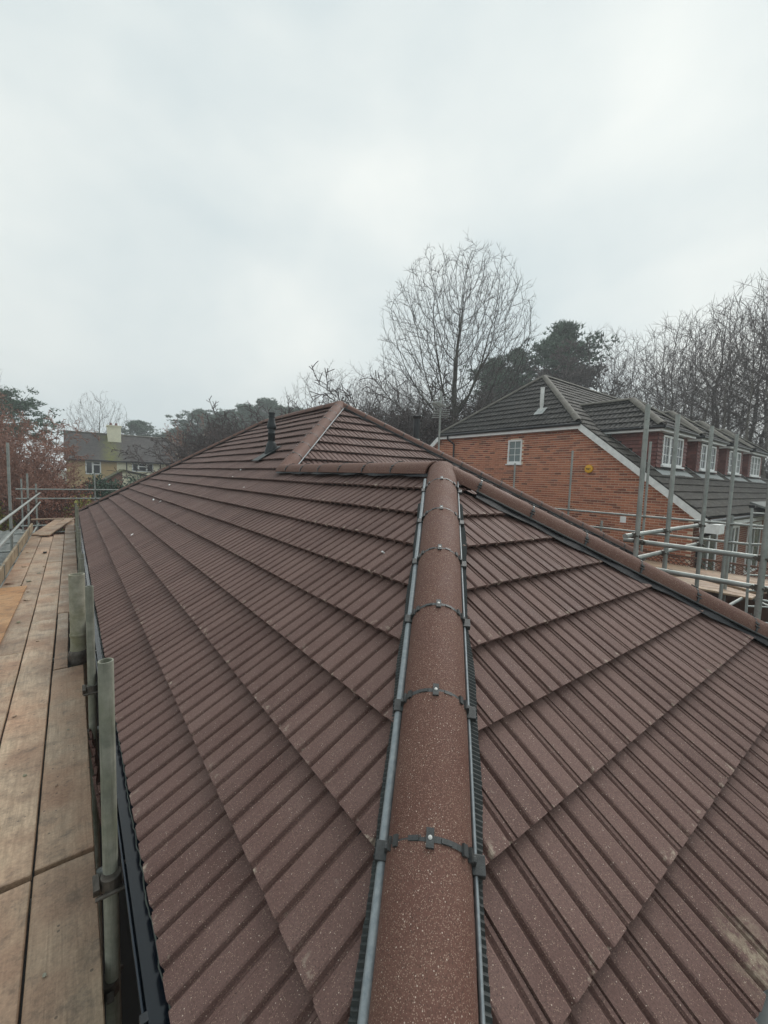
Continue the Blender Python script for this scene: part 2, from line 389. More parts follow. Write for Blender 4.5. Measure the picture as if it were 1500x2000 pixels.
class Tiles:
    def __init__(s, thing, name, mat, prof, w, g, lift, thick, wave=.004, budget=300):
        s.t, s.name, s.mat, s.prof, s.w, s.g, s.lift, s.thick, s.wave, s.budget = thing, name, mat, prof, w, g, lift, thick, wave, budget
        s.rec = []; s.rng = random.Random(11); s.sink = 0.0
    def field(s, O, eu, ev, u0, u1, nrow, hps, row_u=None, skip=None, offset=0.0, hide=False):
        O, eu, ev = map(lambda q: np.array(q, float), (O, eu, ev)); n = np.cross(eu, ev); O = O - n * s.sink
        i0, i1 = math.floor((u0 - offset) / s.w), math.ceil((u1 - offset) / s.w)
        for j in range(nrow):
            for i in range(i0, i1):
                a, b = i * s.w + offset, j * s.g
                corners = [(a, b), (a + s.w, b), (a, b + s.g), (a + s.w, b + s.g)]
                ins = [all(A * u + B * v <= d + 1e-6 for (A, B, d) in hps) for (u, v) in corners]
                if not any(ins) and not all(any(A * u + B * v <= d for (u, v) in corners) for (A, B, d) in hps): continue
                if skip and skip(a + s.w / 2, b + s.g / 2): continue
                full = all(ins) and all(A * (a + k * s.w) + B * (b + s.g + .03) <= d for (A, B, d) in hps for k in (0, 1))
                ctr = O + eu * (a + s.w / 2) + ev * (b + s.g / 2)
                sc = 0 if hide else seen(ctr, n, s.w * s.g * (1 if full else .4))
                dh = s.wave * (math.sin(a * 1.9 + j * .8) + .7 * math.sin(a * 4.3 + j * 2.1)) + s.rng.uniform(-.0012, .0012)
                s.rec.append((sc, O, eu, ev, n, a, b, dh, None if full else [(A, B, d - A * a - B * b) for (A, B, d) in hps], s.rng.random()))
    def build(s):
        s.rec.sort(key=lambda r: -r[0])
        near = tile_faces(s.prof, s.g, s.lift, s.thick); far = tile_faces(s.prof, s.g, s.lift, s.thick)
        def pack(P):
            V, F = [], []
            for q in P: b = len(V); V += q; F.append(tuple(range(b, b + len(q))))
            return V, F
        var = []
        Vn, Fn = pack(near)
        # welded shared mesh variants
        key = {}; VV = []; FF = []
        for q in Fn:
            ids = []
            for k in q:
                r = tuple(round(x, 5) for x in Vn[k])
                if r not in key: key[r] = len(VV); VV.append(r)
                ids.append(key[r])
            FF.append(tuple(ids))
        for k in range(7):
            me = bpy.data.meshes.new(s.name); me.from_pydata(VV, [], FF); me.materials.append(s.mat)
            a = me.attributes.new('tint', 'FLOAT', 'FACE'); a.data.foreach_set('value', np.full(len(FF), (k + .5) / 7, np.float32)); a = me.attributes.new('nose', 'FLOAT', 'POINT'); a.data.foreach_set('value', np.array([q[1] for q in VV], np.float32)); me.update(); var.append(me)
        V, F, T, NS_ = [], [], [], []
        cnt = 0
        for (sc, O, eu, ev, n, a, b, dh, hps, tn) in s.rec:
            org = O + eu * a + ev * b + n * dh
            if cnt < s.budget and sc > 0:
                Mx = Matrix(((eu[0], ev[0], n[0], org[0]), (eu[1], ev[1], n[1], org[1]), (eu[2], ev[2], n[2], org[2]), (0, 0, 0, 1)))
                Mx = Mx @ Matrix.Rotation(s.rng.uniform(-.003, .003), 4, 'Z')
                if hps is None: inst(s.name, var[int(tn * 6.99)], s.t, Mx)
                else:
                    P = clip_polys(near, hps)
                    if not P: continue
                    vv, ff = pack(P); o = mesh(s.name, vv, ff, s.mat, s.t, tn, nose=[q[1] for q in vv]); o.matrix_local = Mx
                cnt += 1
            else:
                P = far if hps is None else clip_polys(far, hps)
                for q in P:
                    base = len(V)
                    for (x, y, z) in q: p_ = org + eu * x + ev * y + n * z; V.append(tuple(p_)); NS_.append(y)
                    F.append(tuple(range(base, base + len(q)))); T.append(tn)
        if F: stuff(mesh(s.name, V, F, s.mat, s.t, T, nose=NS_))

# ------------------------------------------------------------------ the bungalow whose roof we look along
house = tag(empty('bungalow', (0, 0, 0)), 'bungalow under a new brown tiled hipped roof with red-brown hip tiles', 'house')
c_, s_ = TC, TS
N1, N3, LL, YC = 2.675, 5.364, 16.386, 3.148            # slope lengths to the two ridges, eave length, front eave of the main block
X1, Z1, X3, Z3 = N1 * c_, N1 * s_, N3 * c_, N3 * s_
W1, W3 = 2 * X1, 2 * X3
P0 = (0, 0, 0); P1 = (X1, X1, Z1); P2 = (X1, YC + X1, Z1); P3 = (X3, YC + X3, Z3); P4 = (X3, LL - X3, Z3)
own = Tiles(house, 'roof_tile', M['tile'], PROF_OWN, .2, GA, .037, .0145, .003, 300)
own.sink = .032
ysplit = round((YC + X1) / .2) * .2
# left slope: u along +Y has to be right-handed with up-slope +X  ->  use u = -Y
eA = (0, -1, 0); vA = (c_, 0, s_)
def hpA(list_): return [(-a, b, d) for (a, b, d) in list_]      # given in (Y, v)
HO = .10
lowA = hpA([(-1, c_, -HO), (0, 1, N1 - .03), (1, 0, ysplit), (0, -1, 0.0)])
highA = hpA([(-1, c_, -YC - HO), (0, 1, N3 - .03), (-1, 0, -ysplit), (1, c_, LL - HO), (0, -1, 0.0)])
own.field((0, 0, 0), eA, vA, -ysplit, 0, 9, lowA)
own.field((0, 0, 0), eA, vA, -LL, -ysplit, 18, highA)
# near slope of the low wing (faces -Y)
eB = (1, 0, 0); vB = (0, c_, s_)
own.field((0, 0, 0), eB, vB, 0, W1, 9, [(-1, c_, -HO), (1, c_, W1 - .17), (0, 1, N1 - .03), (0, -1, 0)], offset=.06)
# front slope of the main block (faces -Y); the low wing's roof cuts it along the valley
own.field((0, YC, 0), eB, vB, 0, W3, 18, [(-1, c_, -HO), (1, c_, W3 - .15), (0, 1, N3 - .03), (0, -1, 0),
          ] , offset=.02, skip=lambda u, v: (v * c_ < W1 - u - .02) and v < N1)
# slopes facing away
own.field((W1, 0, 0), (0, 1, 0), (-c_, 0, s_), 0, YC + X1, 9, [(-1, c_, -.09), (0, 1, N1 - .03), (1, -c_, YC), (0, -1, 0)], hide=True)
own.field((W3, YC, 0), (0, 1, 0), (-c_, 0, s_), 0, LL - YC, 18, [(-1, c_, -.09), (1, c_, LL - YC - .09), (0, 1, N3 - .03), (0, -1, 0)], hide=True)
own.field((W3, LL, 0), (-1, 0, 0), (0, -c_, s_), 0, W3, 18, [(-1, c_, -.09), (1, c_, W3 - .09), (0, 1, N3 - .03), (0, -1, 0)], hide=True)
own.build()
# decking under the tiles, walls, fascia
dk = MB(); q = .040
dk.poly([(0, 0, -q), (0, LL, -q), (X3, LL - X3, Z3 - q), (X3, YC + X3, Z3 - q), (X1, YC + X1, Z1 - q), (X1, X1, Z1 - q)])
dk.poly([(0, 0, -q), (X1, X1, Z1 - q), (W1, 0, -q)])
dk.poly([(W1, 0, -q), (X1, X1, Z1 - q), (X1, YC + X1, Z1 - q), (W1, YC, -q)])
dk.poly([(W1, YC, -q), (X1, YC + X1, Z1 - q), (X3, YC + X3, Z3 - q), (W3, YC, -q)])
dk.poly([(W3, YC, -q), (X3, YC + X3, Z3 - q), (X3, LL - X3, Z3 - q), (W3, LL, -q)])
dk.poly([(0, LL, -q), (W3, LL, -q), (X3, LL - X3, Z3 - q)])
dk.build('roof_underlay', M['membrane'], house)
outl = [(0, 0), (W1, 0), (W1, YC), (W3, YC), (W3, LL), (0, LL)]
def ring(name, inset, z0, z1, thick, mt):
    ins = [(inset, inset), (W1 - inset, inset), (W1 - inset, YC + inset), (W3 - inset, YC + inset), (W3 - inset, LL - inset), (inset, LL - inset)]
    m = MB()
    for i in range(6):
        a, b = ins[i], ins[(i + 1) % 6]
        t = Vector((b[0] - a[0], b[1] - a[1], 0)).normalized(); nrm = Vector((t.y, -t.x, 0))
        a3, b3 = Vector((*a, 0)), Vector((*b, 0))
        m.poly([a3 + Vector((0, 0, z0)), b3 + Vector((0, 0, z0)), b3 + Vector((0, 0, z1)), a3 + Vector((0, 0, z1))])
        a4, b4 = a3 - nrm * thick, b3 - nrm * thick
        m.poly([a3 + Vector((0, 0, z0)), b3 + Vector((0, 0, z0)), b4 + Vector((0, 0, z0)), a4 + Vector((0, 0, z0))])
    return m.build(name, mt, house)
ring('fascia', .06, -.24, -.012, .02, M['black'])
ring('wall', .38, GZ, -.03, .1, M['brickfar'])
sf = MB(); sf.poly([(.06, .06, -.235), (.06, LL - .06, -.235), (.38, LL - .06, -.235), (.38, .06, -.235)]); sf.poly([(.38, .06, -.236), (W1 - .06, .06, -.236), (W1 - .06, .38, -.236), (.38, .38, -.236)])
sf.build('soffit', M['black'], house)
# gutters: open trough, outer lip 55 mm beyond the tile edge
def gutter(a, b, nrm):
    a, b, nrm = Vector(a), Vector(b), Vector(nrm)
    prof = [(-.068, -.006), (-.068, -.022), (-.058, -.055), (-.034, -.075), (.0, -.082), (.035, -.075), (.052, -.05), (.056, -.018), (.052, -.018), (.048, -.05), (.033, -.07), (.0, -.076), (-.032, -.069), (-.054, -.052), (-.0635, -.022), (-.0635, -.006)]
    V, F = [], []
    for p in (a, b):
        for (o, z) in prof: V.append(p - nrm * o * -1 * -1 + Vector((0, 0, z)) if False else p + nrm * (-o) + Vector((0, 0, z)))
    k = len(prof)
    for i in range(k): F.append((i, (i + 1) % k, k + (i + 1) % k, k + i))
    F.append(tuple(range(k))); F.append(tuple(reversed(range(k, 2 * k))))
    return mesh('gutter', V, F, M['gutter'], house)
gA = gutter((0, -.05, 0), (0, LL + .05, 0), (-1, 0, 0))
gB = gutter((-.05 + .12, 0, 0), (W1 + .05, 0, 0), (0, -1, 0)); gB.data.materials[0] = M['lead']; gutter((W1 + .12, YC, 0), (W3 + .05, YC, 0), (0, -1, 0)); gutter((W1, .12, 0), (W1, YC - .12, 0), (1, 0, 0))
# standing water and a pale strip painting the reflection along its edge
wt = MB().poly([(-.0525, .02, -.046), (.047, .02, -.046), (.047, LL, -.046), (-.0525, LL, -.046)]).build('gutter_water', M['gutter'], gA)
sv, sfc = [], []
rg = random.Random(3); yy = .3; x = -.02
while yy < 6.5:
    x = max(-.03, min(0, x + rg.uniform(-.0035, .0035) + (-.012 - x) * .12)) + .0012 * math.sin(yy * 63)
    wd = .0016 + .0008 * rg.random()
    sv += [(x - wd, yy, -.0445), (x + wd, yy, -.0445)]
    yy += .022
for i in range(len(sv) // 2 - 1): sfc.append((2 * i, 2 * i + 1, 2 * i + 3, 2 * i + 2))
mesh('water_glint', sv, sfc, M['glint'], gA)
for yb in [.95 + .9 * k for k in range(17)]:
    MB().box((-.074, yb - .012, -.07), (-.0685, yb + .012, -.002)).box((-.074, yb - .012, -.002), (-.055, yb + .012, .0015)).build('gutter_bracket', M['black'], gA)

# hips and ridges
def frame(p0, p1):
    p0, p1 = Vector(p0), Vector(p1); t = (p1 - p0).normalized(); sdir = t.cross(Vector((0, 0, 1))).normalized(); n = sdir.cross(t)
    return p0, t, sdir, n, (p1 - p0).length
def fmat(p, t, sdir, n):
    return Matrix(((sdir[0], t[0], n[0], p[0]), (sdir[1], t[1], n[1], p[1]), (sdir[2], t[2], n[2], p[2]), (0, 0, 0, 1)))
def cap_mesh(name, L, R, half, crown, thick, mat, k=14, tint=.5):
    V, F = [], []
    for y in (0, L):
        for r in (R, R - thick):
            for i in range(k + 1):
                ph = -half + 2 * half * i / k; V.append((r * math.sin(ph), y, crown - R + r * math.cos(ph)))
    m = k + 1
    for i in range(k):
        F.append((i, i + 1, 2 * m + i + 1, 2 * m + i)); F.append((m + i + 1, m + i, 3 * m + i, 3 * m + i + 1))
        F.append((i + 1, i, m + i, m + i + 1)); F.append((2 * m + i, 2 * m + i + 1, 3 * m + i + 1, 3 * m + i))
    F.append((0, 2 * m, 3 * m, m)); F.append((k, m + k, 3 * m + k, 2 * m + k))
    me = bpy.data.meshes.new(name); me.from_pydata(V, [], F); me.materials.append(mat)
    a = me.attributes.new('tint', 'FLOAT', 'FACE'); a.data.foreach_set('value', np.full(len(F), tint, np.float32))
    me.polygons.foreach_set('use_smooth', [True] * len(F)); me.set_sharp_from_angle(angle=R_(40)); me.update(); return me
HR, HH, HC = .119, R_(84), .096
CAPS = [cap_mesh('hip_tile', .4495, HR, HH, HC, .014, M['hip'], tint=k / 5) for k in range(5)]
def union_mesh():
    m = MB(); k = 14; r0, r1 = HR - .004, HR + .0035
    b = len(m.V)
    for y in (-.0075, .0075):
        for i in range(k + 1):
            ph = -HH + 2 * HH * i / k; m.V.append((r1 * math.sin(ph) if abs(y) > 1 else (HR + .0012) * math.sin(ph), y, HC - HR + (HR + .0012) * math.cos(ph)))
    for i in range(k): m.F.append((b + i, b + i + 1, b + k + 2 + i, b + k + 1 + i))
    def blk(ph, wd, ln, ht):
        Mx = Matrix.Translation((HR * math.sin(ph), 0, HC - HR + HR * math.cos(ph))) @ Matrix.Rotation(ph, 4, 'Y')
        m.box((-wd / 2, -ln / 2, -.002), (wd / 2, ln / 2, ht), Mx)
    blk(0, .021, .046, .008); blk(-.86, .016, .028, .008); blk(.86, .016, .028, .008)
    blk(-.38, .03, .012, .003); blk(.38, .03, .012, .003)
    for sg in (-1, 1):
        blk(sg * 1.08, .007, .034, .010); blk(sg * 1.25, .03, .012, .008)
    me = bpy.data.meshes.new('hip_union'); me.from_pydata(m.V, [], m.F); me.materials.append(M['clip']); me.update(); return me
UM = union_mesh()
sm = MB().lathe([(0, .0105), (.0028, .0105), (.003, .0095), (.0055, .009), (.006, .0075)], (0, 0, HC), 12)
SCREW = bpy.data.meshes.new('screw'); SCREW.from_pydata(sm.V, [], sm.F); SCREW.materials.append(M['screw']); SCREW.update()
sm2 = MB().lathe([(0, .0107), (.0016, .0107)], (0, 0, HC), 8)
rj = random.Random(5)
def run(p0, p1, name, pitch=.4535, start=0.0, end_trim=.0, unions=True, screws=True):
    p, t, sd_, n, L = frame(p0, p1)
    k = 0; y = start
    while y < L - end_trim - .05:
        ln = min(pitch, L - end_trim - y)
        me = CAPS[rj.randrange(5)]
        Mx = fmat(p + t * (y + .002), t, sd_, n) @ Matrix.Translation((rj.uniform(-.002, .002), 0, rj.uniform(-.0015, .0015))) @ Matrix.Rotation(rj.uniform(-.006, .006), 4, 'Y') @ Matrix.Rotation(rj.uniform(-.004, .004), 4, 'Z')
        o = inst(name, me, house, Mx @ Matrix.Scale(ln / pitch, 4, (0, 1, 0)))
        if unions and y > .1:
            u = inst('hip_union', UM, house, fmat(p + t * y, t, sd_, n) @ Matrix.Rotation(rj.uniform(-.03, .03), 4, 'Y'))
            if screws: inst('screw', SCREW, u)
        y += pitch; k += 1
run(P0, P1, 'hip_tile', end_trim=-.03)
run((W1, 0, 0), P1, 'hip_tile', end_trim=.06)
run(P1, P2, 'ridge_tile', pitch=.459, start=.08, end_trim=-.02, screws=False)
run(P2, P3, 'hip_tile', start=.02, end_trim=-.03, screws=True)
run((W3, YC, 0), P3, 'hip_tile', end_trim=.06, screws=False)
run(P3, P4, 'ridge_tile', start=.05, screws=False)
run((0, LL, 0), P4, 'hip_tile', screws=False)
run((W3, LL, 0), P4, 'hip_tile', screws=False, unions=False)
# metal edge strips and clips of the dry hip, pleated flashing
def strips(p0, p1, sides=(-1, 1), L0=0.0, trim=.1, clips=True, pleat=True, pl=3.0, sdl=-1):
    p, t, sd_, n, L = frame(p0, p1); rg = random.Random(8)
    for sg in sides:
        y = L0
        while y < L - trim:
            ln = min(.907, L - trim - y); k = 8; V, F = [], []
            jx = rg.uniform(-.0015, .0015)
            for yy in (y + .001, y + ln - .001):
                for i in range(k + 1):
                    a = math.pi * (i / k) * 1.05 - .1; rw = .0145 if sg * sdl > 0 else .0065; V.append(Matrix(fmat(p, t, sd_, n)) @ Vector((sg * (.119 + rw * .8 + jx) + rw * math.cos(a), yy, -.020 + .015 * math.sin(a))))
            for i in range(k): F.append((i, i + 1, k + 2 + i, k + 1 + i))
            mesh('edge_strip', V, F, M['strip'], house, smooth=True)
            y += .907
        if clips:
            y = .4535
            while y < L - trim:
                m = MB(); Mx = fmat(p + t * (y - .004), t, sd_, n)
                m.box((sg * .132 - .0185, -.024, -.022), (sg * .132 + .0185, .024, .0005), Mx)
                m.box((min(sg * .108, sg * .125), -.007, -.002), (max(sg * .108, sg * .125), .007, .030), Mx)
                m.build('strip_clip', M['clip'], house, bevel=.002); y += .4535
        if pleat:
            V, F = [], []; y = .05; Mx = fmat(p, t, sd_, n); i = 0
            while y < min(L - .05, pl):
                wv = (.160 if sg < 0 else .153) + (.003 if sg < 0 else .009) * math.sin(y * 5.1 + sg) + .003 * math.sin(y * 13) + rg.uniform(-.0015, .0015)
                hz = .0025 if i % 2 else -.0035
                drop = lambda s__: (.034 - abs(s__) * .435) + .004 * math.sin(y * 9)
                V += [Mx @ Vector((sg * .124, y, drop(.124) + hz + .006)), Mx @ Vector((sg * wv, y, drop(wv) + hz))]
                i += 1; y += .0075
            for q_ in range(i - 1): F.append((2 * q_, 2 * q_ + 1, 2 * q_ + 3, 2 * q_ + 2))
            mesh('pleated_flashing', V, F, M['pleat'], house)
strips(P0, P1)
strips(P2, P3, sides=(1, ), clips=False, pleat=False)
# exposed underlay beside the right-hand hips
def exposed(p0, p1, sg, w0, w1, trim=.1, grey=True):
    p, t, sd_, n, L = frame(p0, p1); Mx = fmat(p, t, sd_, n); V, F = [], []; y = .02; rg = random.Random(2); i = 0
    while y < L - trim:
        ww = w1 + .012 * math.sin(y * 11) + rg.uniform(-.006, .006)
        for s__, hh in ((w0, .034), ((w0 + ww) / 2, .036 + .005 * math.sin(y * 17)), (ww, .028)): V.append(Mx @ Vector((sg * s__, y, hh - s__ * .43)))
        i += 1; y += .05
    for q_ in range(i - 1):
        for k in (0, 1): b = 3 * q_ + k; F.append((b, b + 1, b + 4, b + 3))
    mesh('exposed_underlay', V, F, M['membrane'], house, smooth=True)
    if grey:
        m = MB(); m.tube(Mx @ Vector((sg * .128, .02, -.008)), Mx @ Vector((sg * .128, L - trim, -.008)), .008, k=8); m.build('edge_strip', M['clip'], house, smooth=True)
exposed((W1, 0, 0), P1, -1, .08, .185, trim=.3)
exposed((W3, YC, 0), P3, -1, .08, .165)
exposed((0, LL, 0), P4, -1, .08, .13)
exposed((0, LL, 0), P4, 1, .08, .13)
for sg_ in (-1, 1): exposed(P1, P2, sg_, .09, .135, .0, False)

CRUMBS = [(1.404, 1.91, .016), (1.647, 10.52, .022), (1.202, 9.7, .02), (1.211, 8.95, .02), (.571, 7.4, .018), (1.82, 5.84, .014), (2.227, 7.23, .012), (2.03, 7.03, .014), (1.0, 6.2, .010)]
# small pale crumbs of mortar lying on the left slope
rc = random.Random(31)
for k, (x, y, sz) in enumerate(CRUMBS):
    V = []; n = 6
    for zz in (0, .5):
        for i in range(n): a = 2 * math.pi * i / n; rr = sz * (.7 + .5 * rc.random()) * (1 - .5 * zz); V.append((rr * math.cos(a) * 1.4, rr * math.sin(a), zz * sz))
    o = mesh('mortar_crumb', V, [tuple(reversed(range(n))), tuple(range(n, 2 * n))] + [(i, (i + 1) % n, n + (i + 1) % n, n + i) for i in range(n)], M['white'])
    o.location = (x - .006 * TS, y, x * TS / TC + .012); o.rotation_euler = (0, -TH, rc.random() * 6); tag(o, 'tiny white crumb of mortar lying on the left roof slope', 'debris', 'mortar crumbs on the roof')

# flue through the left slope
def on_A(x, y): return (x, y, x * TS / TC)
FX, FY = 2.735, 7.09; FZ = FX * TS / TC
fl = tag(empty('flue_pipe', (FX, FY, FZ)), 'tall black flue pipe with cowl rising from the left roof slope', 'flue')
MB().lathe([(.062, -.1), (.062, .34), (.066, .345), (.066, .365), (.062, .37), (.062, .44)], (0, 0, 0), 20).build('pipe', M['flue'], fl, smooth=True)
MB().lathe([(.062, .43), (.075, .435), (.082, .45), (.082, .50), (.072, .53), (.058, .60), (.052, .64), (.060, .645), (.060, .66), (.052, .665), (.052, .70), (.062, .705), (.062, .725), (0, .73)], (0, 0, 0), 20).build('cowl', M['flue'], fl, smooth=True)
MB().lathe([(.125, -.06), (.12, .02), (.1, .10), (.085, .17), (.068, .20), (.062, .21)], (0, 0, 0), 20).build('storm_collar', M['flue'], fl, smooth=True)
Mx = Matrix.Rotation(-math.atan2(TS, TC), 4, 'Y')
MB().box((-.34, -.16, .036), (.18, .16, .046), Mx).build('flashing_plate', M['pleat'], fl)
# second flue and aerial on the far slope
f2 = tag(empty('stove_flue', (6.78, 7.70, 1.43)), 'straight matt black stove flue behind the right roof hip', 'flue')
MB().lathe([(.085, -.1), (.085, 1.50)], (0, 0, 0), 18).build('pipe', M['black'], f2, smooth=True)
MB().lathe([(.0, 1.60), (.115, 1.575), (.115, 1.54), (.088, 1.50)], (0, 0, 0), 18).build('cap', M['black'], f2, smooth=True)
MB().lathe([(.088, .98), (.092, .985), (.092, 1.0), (.088, 1.005)], (0, 0, 0), 18).build('band', M['galv'], f2, smooth=True)
ae = tag(empty('aerial', (6.5, 6.6, 1.6)), 'television aerial on a thin grey mast behind the right roof hip', 'aerial')
MB().tube((0, 0, 0), (0, 0, 1.82), .021, k=8).build('mast', M['galv'], ae)
ax = Vector((-.75, -.35, .05)).normalized(); px = Vector((ax.y, -ax.x, 0)).normalized()
bm_ = MB(); bm_.tube(Vector((.05, .02, 1.46)), Vector((.05, .02, 1.46)) + ax * .5, .011, k=6); bm_.build('boom', M['galv'], ae)
for k in range(7):
    c0 = Vector((.05, .02, 1.46)) + ax * (.03 + .07 * k); MB().tube(c0 - px * (.17 - .012 * k) + Vector((0, 0, .012)), c0 + px * (.17 - .012 * k) + Vector((0, 0, .012)), .010, k=5).build('element', M['galv'], ae)
for sg in (-1, 1):
    for k in range(5):
        o_ = Vector((.06, .02, 1.46 + sg * (.05 + .045 * k))) - ax * (-.02 * k); MB().tube(o_ - px * .2, o_ + px * .2, .008, k=5).build('reflector', M['galv'], ae)

# ------------------------------------------------------------------ left scaffold
BZ = -.40
scf = tag(empty('scaffold', (-.6, 6, GZ)), 'tube scaffold along the left eave with guard rails and toe board', 'scaffold')
scf_l = Vector((-.6, 6, GZ))
def tubep(thing, org, name, a, b, r=.02415, mt='galv', hollow=.0045, k=14):
    a, b = Vector(a) - org, Vector(b) - org
    return MB().tube(a, b, r, k=k, hollow=hollow).build(name, M[mt], thing, smooth=True)
def coupler(thing, org, p, axis='Z'):
    p = Vector(p) - org; m = MB()
    A = {'Z': Vector((0, 0, 1)), 'Y': Vector((0, 1, 0)), 'X': Vector((1, 0, 0))}[axis]
    m.tube(p - A * .028, p + A * .028, .034, k=12)
    for sg in (-1, 1):
        d = Vector((0, 1, 0)) if axis != 'Y' else Vector((0, 0, 1))
        m.bar(p + d * .03 * sg - A * .02, p + d * .055 * sg + A * .01, .022, .03)
    m.tube(p + Vector((-.045, -.045, 0)), p + Vector((.045, .045, 0)), .009, k=6)
    return m.build('coupler', M['coupler'], thing, bevel=.002)
for (x, y, zt) in ((-.1, 1.54, .743), (-.1, 3.27, .608), (-.1, 6.1, .36), (-.1, 8.2, .42), (-.1, 10.45, .62), (-.1, 13.4, .5)):
    tubep(scf, scf_l, 'standard', (x, y, GZ), (x, y, zt), mt='tubeold')
    coupler(scf, scf_l, (x - .012, y, -.52))
tubep(scf, scf_l, 'ledger', (-.165, -1.5, -.545), (-.165, 17.6, -.545), mt='tubeold'); tubep(scf, scf_l, 'ledger', (-1.12, -1.5, -.545), (-1.12, 18.4, -.545))
for y in (-1.0, .6, 2.04, 3.35, 4.9, 6.2, 7.8, 9.2, 10.55, 12.1, 13.5, 15.3, 17.2): tubep(scf, scf_l, 'transom', (-1.5, y, -.485), (-.06, y, -.485))
for (y, zt) in ((3.6, 1.6), (7.0, 1.7), (10.7, 1.87), (14.9, 1.23), (18.3, .85)):
    tubep(scf, scf_l, 'standard', (-1.15, y, GZ), (-1.15, y, zt)); coupler(scf, scf_l, (-1.14, y, .52)); coupler(scf, scf_l, (-1.14, y, .16))
for (z0, z1) in ((.53, .48), (.17, .15)): tubep(scf, scf_l, 'guard_rail', (-1.1, 2.0, z0), (-1.1, 19.2, z1))
for z in (.64, .315): tubep(scf, scf_l, 'guard_rail', (-1.7, 18.6, z), (2.2, 18.6, z))
for (x, zt) in ((.52, 1.27), (-1.55, 1.0)): tubep(scf, scf_l, 'standard', (x, 18.65, GZ), (x, 18.65, zt))
coupler(scf, scf_l, (.53, 18.63, .64)); coupler(scf, scf_l, (.53, 18.63, .315))
for (y, z) in ((1.52, -.08), (3.26, -.12)):
    m = MB(); p = Vector((-.1, y, z)) - scf_l
    m.tube(p - Vector((0, 0, .025)), p + Vector((0, 0, .025)), .033, k=14); m.bar(p + Vector((-.045, -.02, -.01)), p + Vector((-.045, .03, .012)), .02, .04); m.bar(p + Vector((.04, -.02, 0)), p + Vector((.04, .03, .02)), .016, .03)
    m.tube(p + Vector((-.05, -.035, -.02)), p + Vector((.05, -.035, -.02)), .008, k=6); m.build('coupler', M['coupler'], scf, bevel=.002)
for (y, z) in ((6.1, .30), (8.2, .36), (10.45, .2)):
    MB().tube(Vector((-.1, y, z)) - scf_l, Vector((-.1, y, z + .008)) - scf_l, .0265, k=12).build('tie_wire', M['galv'], scf)
# toe board on edge
tb = MB().box((-1.105, 7.85, BZ + .02), (-1.067, 14.9, BZ + .24)).build('toe_board', M['toe'], None, bevel=.004); tag(tb, 'pale timber toe board standing on edge under the left guard rail', 'board')
for y in (8.6, 10.8, 13.2): MB().box((-1.12, y, BZ + .01), (-1.055, y + .02, BZ + .247)).build('board_clip', M['galv'], tb)
# walkway boards, each lifted on its own
rb = random.Random(21)
def board(x0, x1, y0, y1, label, z=BZ, mt='board', rot=0.0, tilt=0.0, th=.036):
    cx, cy = (x0 + x1) / 2, (y0 + y1) / 2; hx, hy = (x1 - x0) / 2 - .0025, (y1 - y0) / 2 - .003
    n = 24; V, F = [], []
    jag = [(rb.uniform(-.0012, .0012), rb.uniform(-.0012, .0012)) for _ in range(n + 1)]
    cup = rb.uniform(-.002, .003)
    for zz in (0, -th):
        for i in range(n + 1):
            yy = -hy + 2 * hy * i / n
            for k, xx in enumerate((-hx, 0, hx)): V.append((xx + (jag[i][0] if k == 0 else jag[i][1] if k == 2 else 0), yy, zz + (cup if k == 1 and zz == 0 else 0)))
    m = 3 * (n + 1)
    for i in range(n):
        for k in (0, 1):
            a = 3 * i + k; F.append((a, a + 1, a + 4, a + 3)); F.append((m + a + 1, m + a, m + a + 3, m + a + 4))
        a = 3 * i; F.append((a, a + 3, m + a + 3, m + a)); a = 3 * i + 2; F.append((a + 3, a, m + a, m + a + 3))
    for a in (0, ): F.append((a, m + a, m + a + 1, a + 1)); F.append((a + 1, m + a + 1, m + a + 2, a + 2))
    a = 3 * n; F.append((a + 1, m + a + 1, m + a, a)); F.append((a + 2, m + a + 2, m + a + 1, a + 1))
    o = mesh('scaffold_board', V, F, M[mt]); o.location = (cx, cy, z + rb.uniform(-.003, .003)); o.rotation_euler = (tilt, rb.uniform(-.006, .006), rot + rb.uniform(-.0012, .0012))
    bv = o.modifiers.new('bevel', 'BEVEL'); bv.width = .004; bv.segments = 1; bv.limit_method = 'ANGLE'
    tag(o, label, 'board', 'scaffold boards of the left walkway'); return o
LB = 'weathered tan scaffold board laid lengthwise on the left walkway'
cols = {(-.357, -.130): [(-2, 2.10), (2.125, 4.44), (6.27, 10.1), (10.1, 14.2)],
        (-.592, -.362): [(-2, 2.08), (2.11, 6.05), (6.06, 9.9), (9.91, 14.0)],
        (-.828, -.597): [(-2, 1.0), (1.0, 5.05), (5.06, 9.0), (9.0, 13.7)],
        (-1.062, -.833): [(-2, 3.0), (3.0, 7.9), (7.91, 11.9), (11.9, 14.6)]}
ORD = {-.357: 'tan scaffold board next to the gutter, ', -.592: 'second scaffold board out from the gutter, ', -.828: 'third scaffold board out from the gutter, ', -1.062: 'outermost scaffold board beside the toe board, '}
for (x0, x1), segs in cols.items():
    for k, (y0, y1) in enumerate(segs): board(x0, x1, y0, y1, ORD[x0] + ('before the crosswise joint', 'level with the cement pipe', 'past the cement pipe', 'ending at the loose boards')[k])
board(-.352, -.245, 4.45, 6.24, 'narrow ripped scaffold board beside the cement pipe')
pl_ = board(-1.45, -.785, 3.9, 7.95, 'orange plywood sheet lying on the walkway boards', z=BZ + .022, mt='ply', rot=-.018, th=.018); pl_.name = 'plywood_sheet'; pl_['category'] = 'plywood'; del pl_['group']
board(-.62, -.39, 13.6, 17.6, 'loose scaffold board lying askew across the walkway end', z=BZ + .085, rot=-.14, tilt=.012)
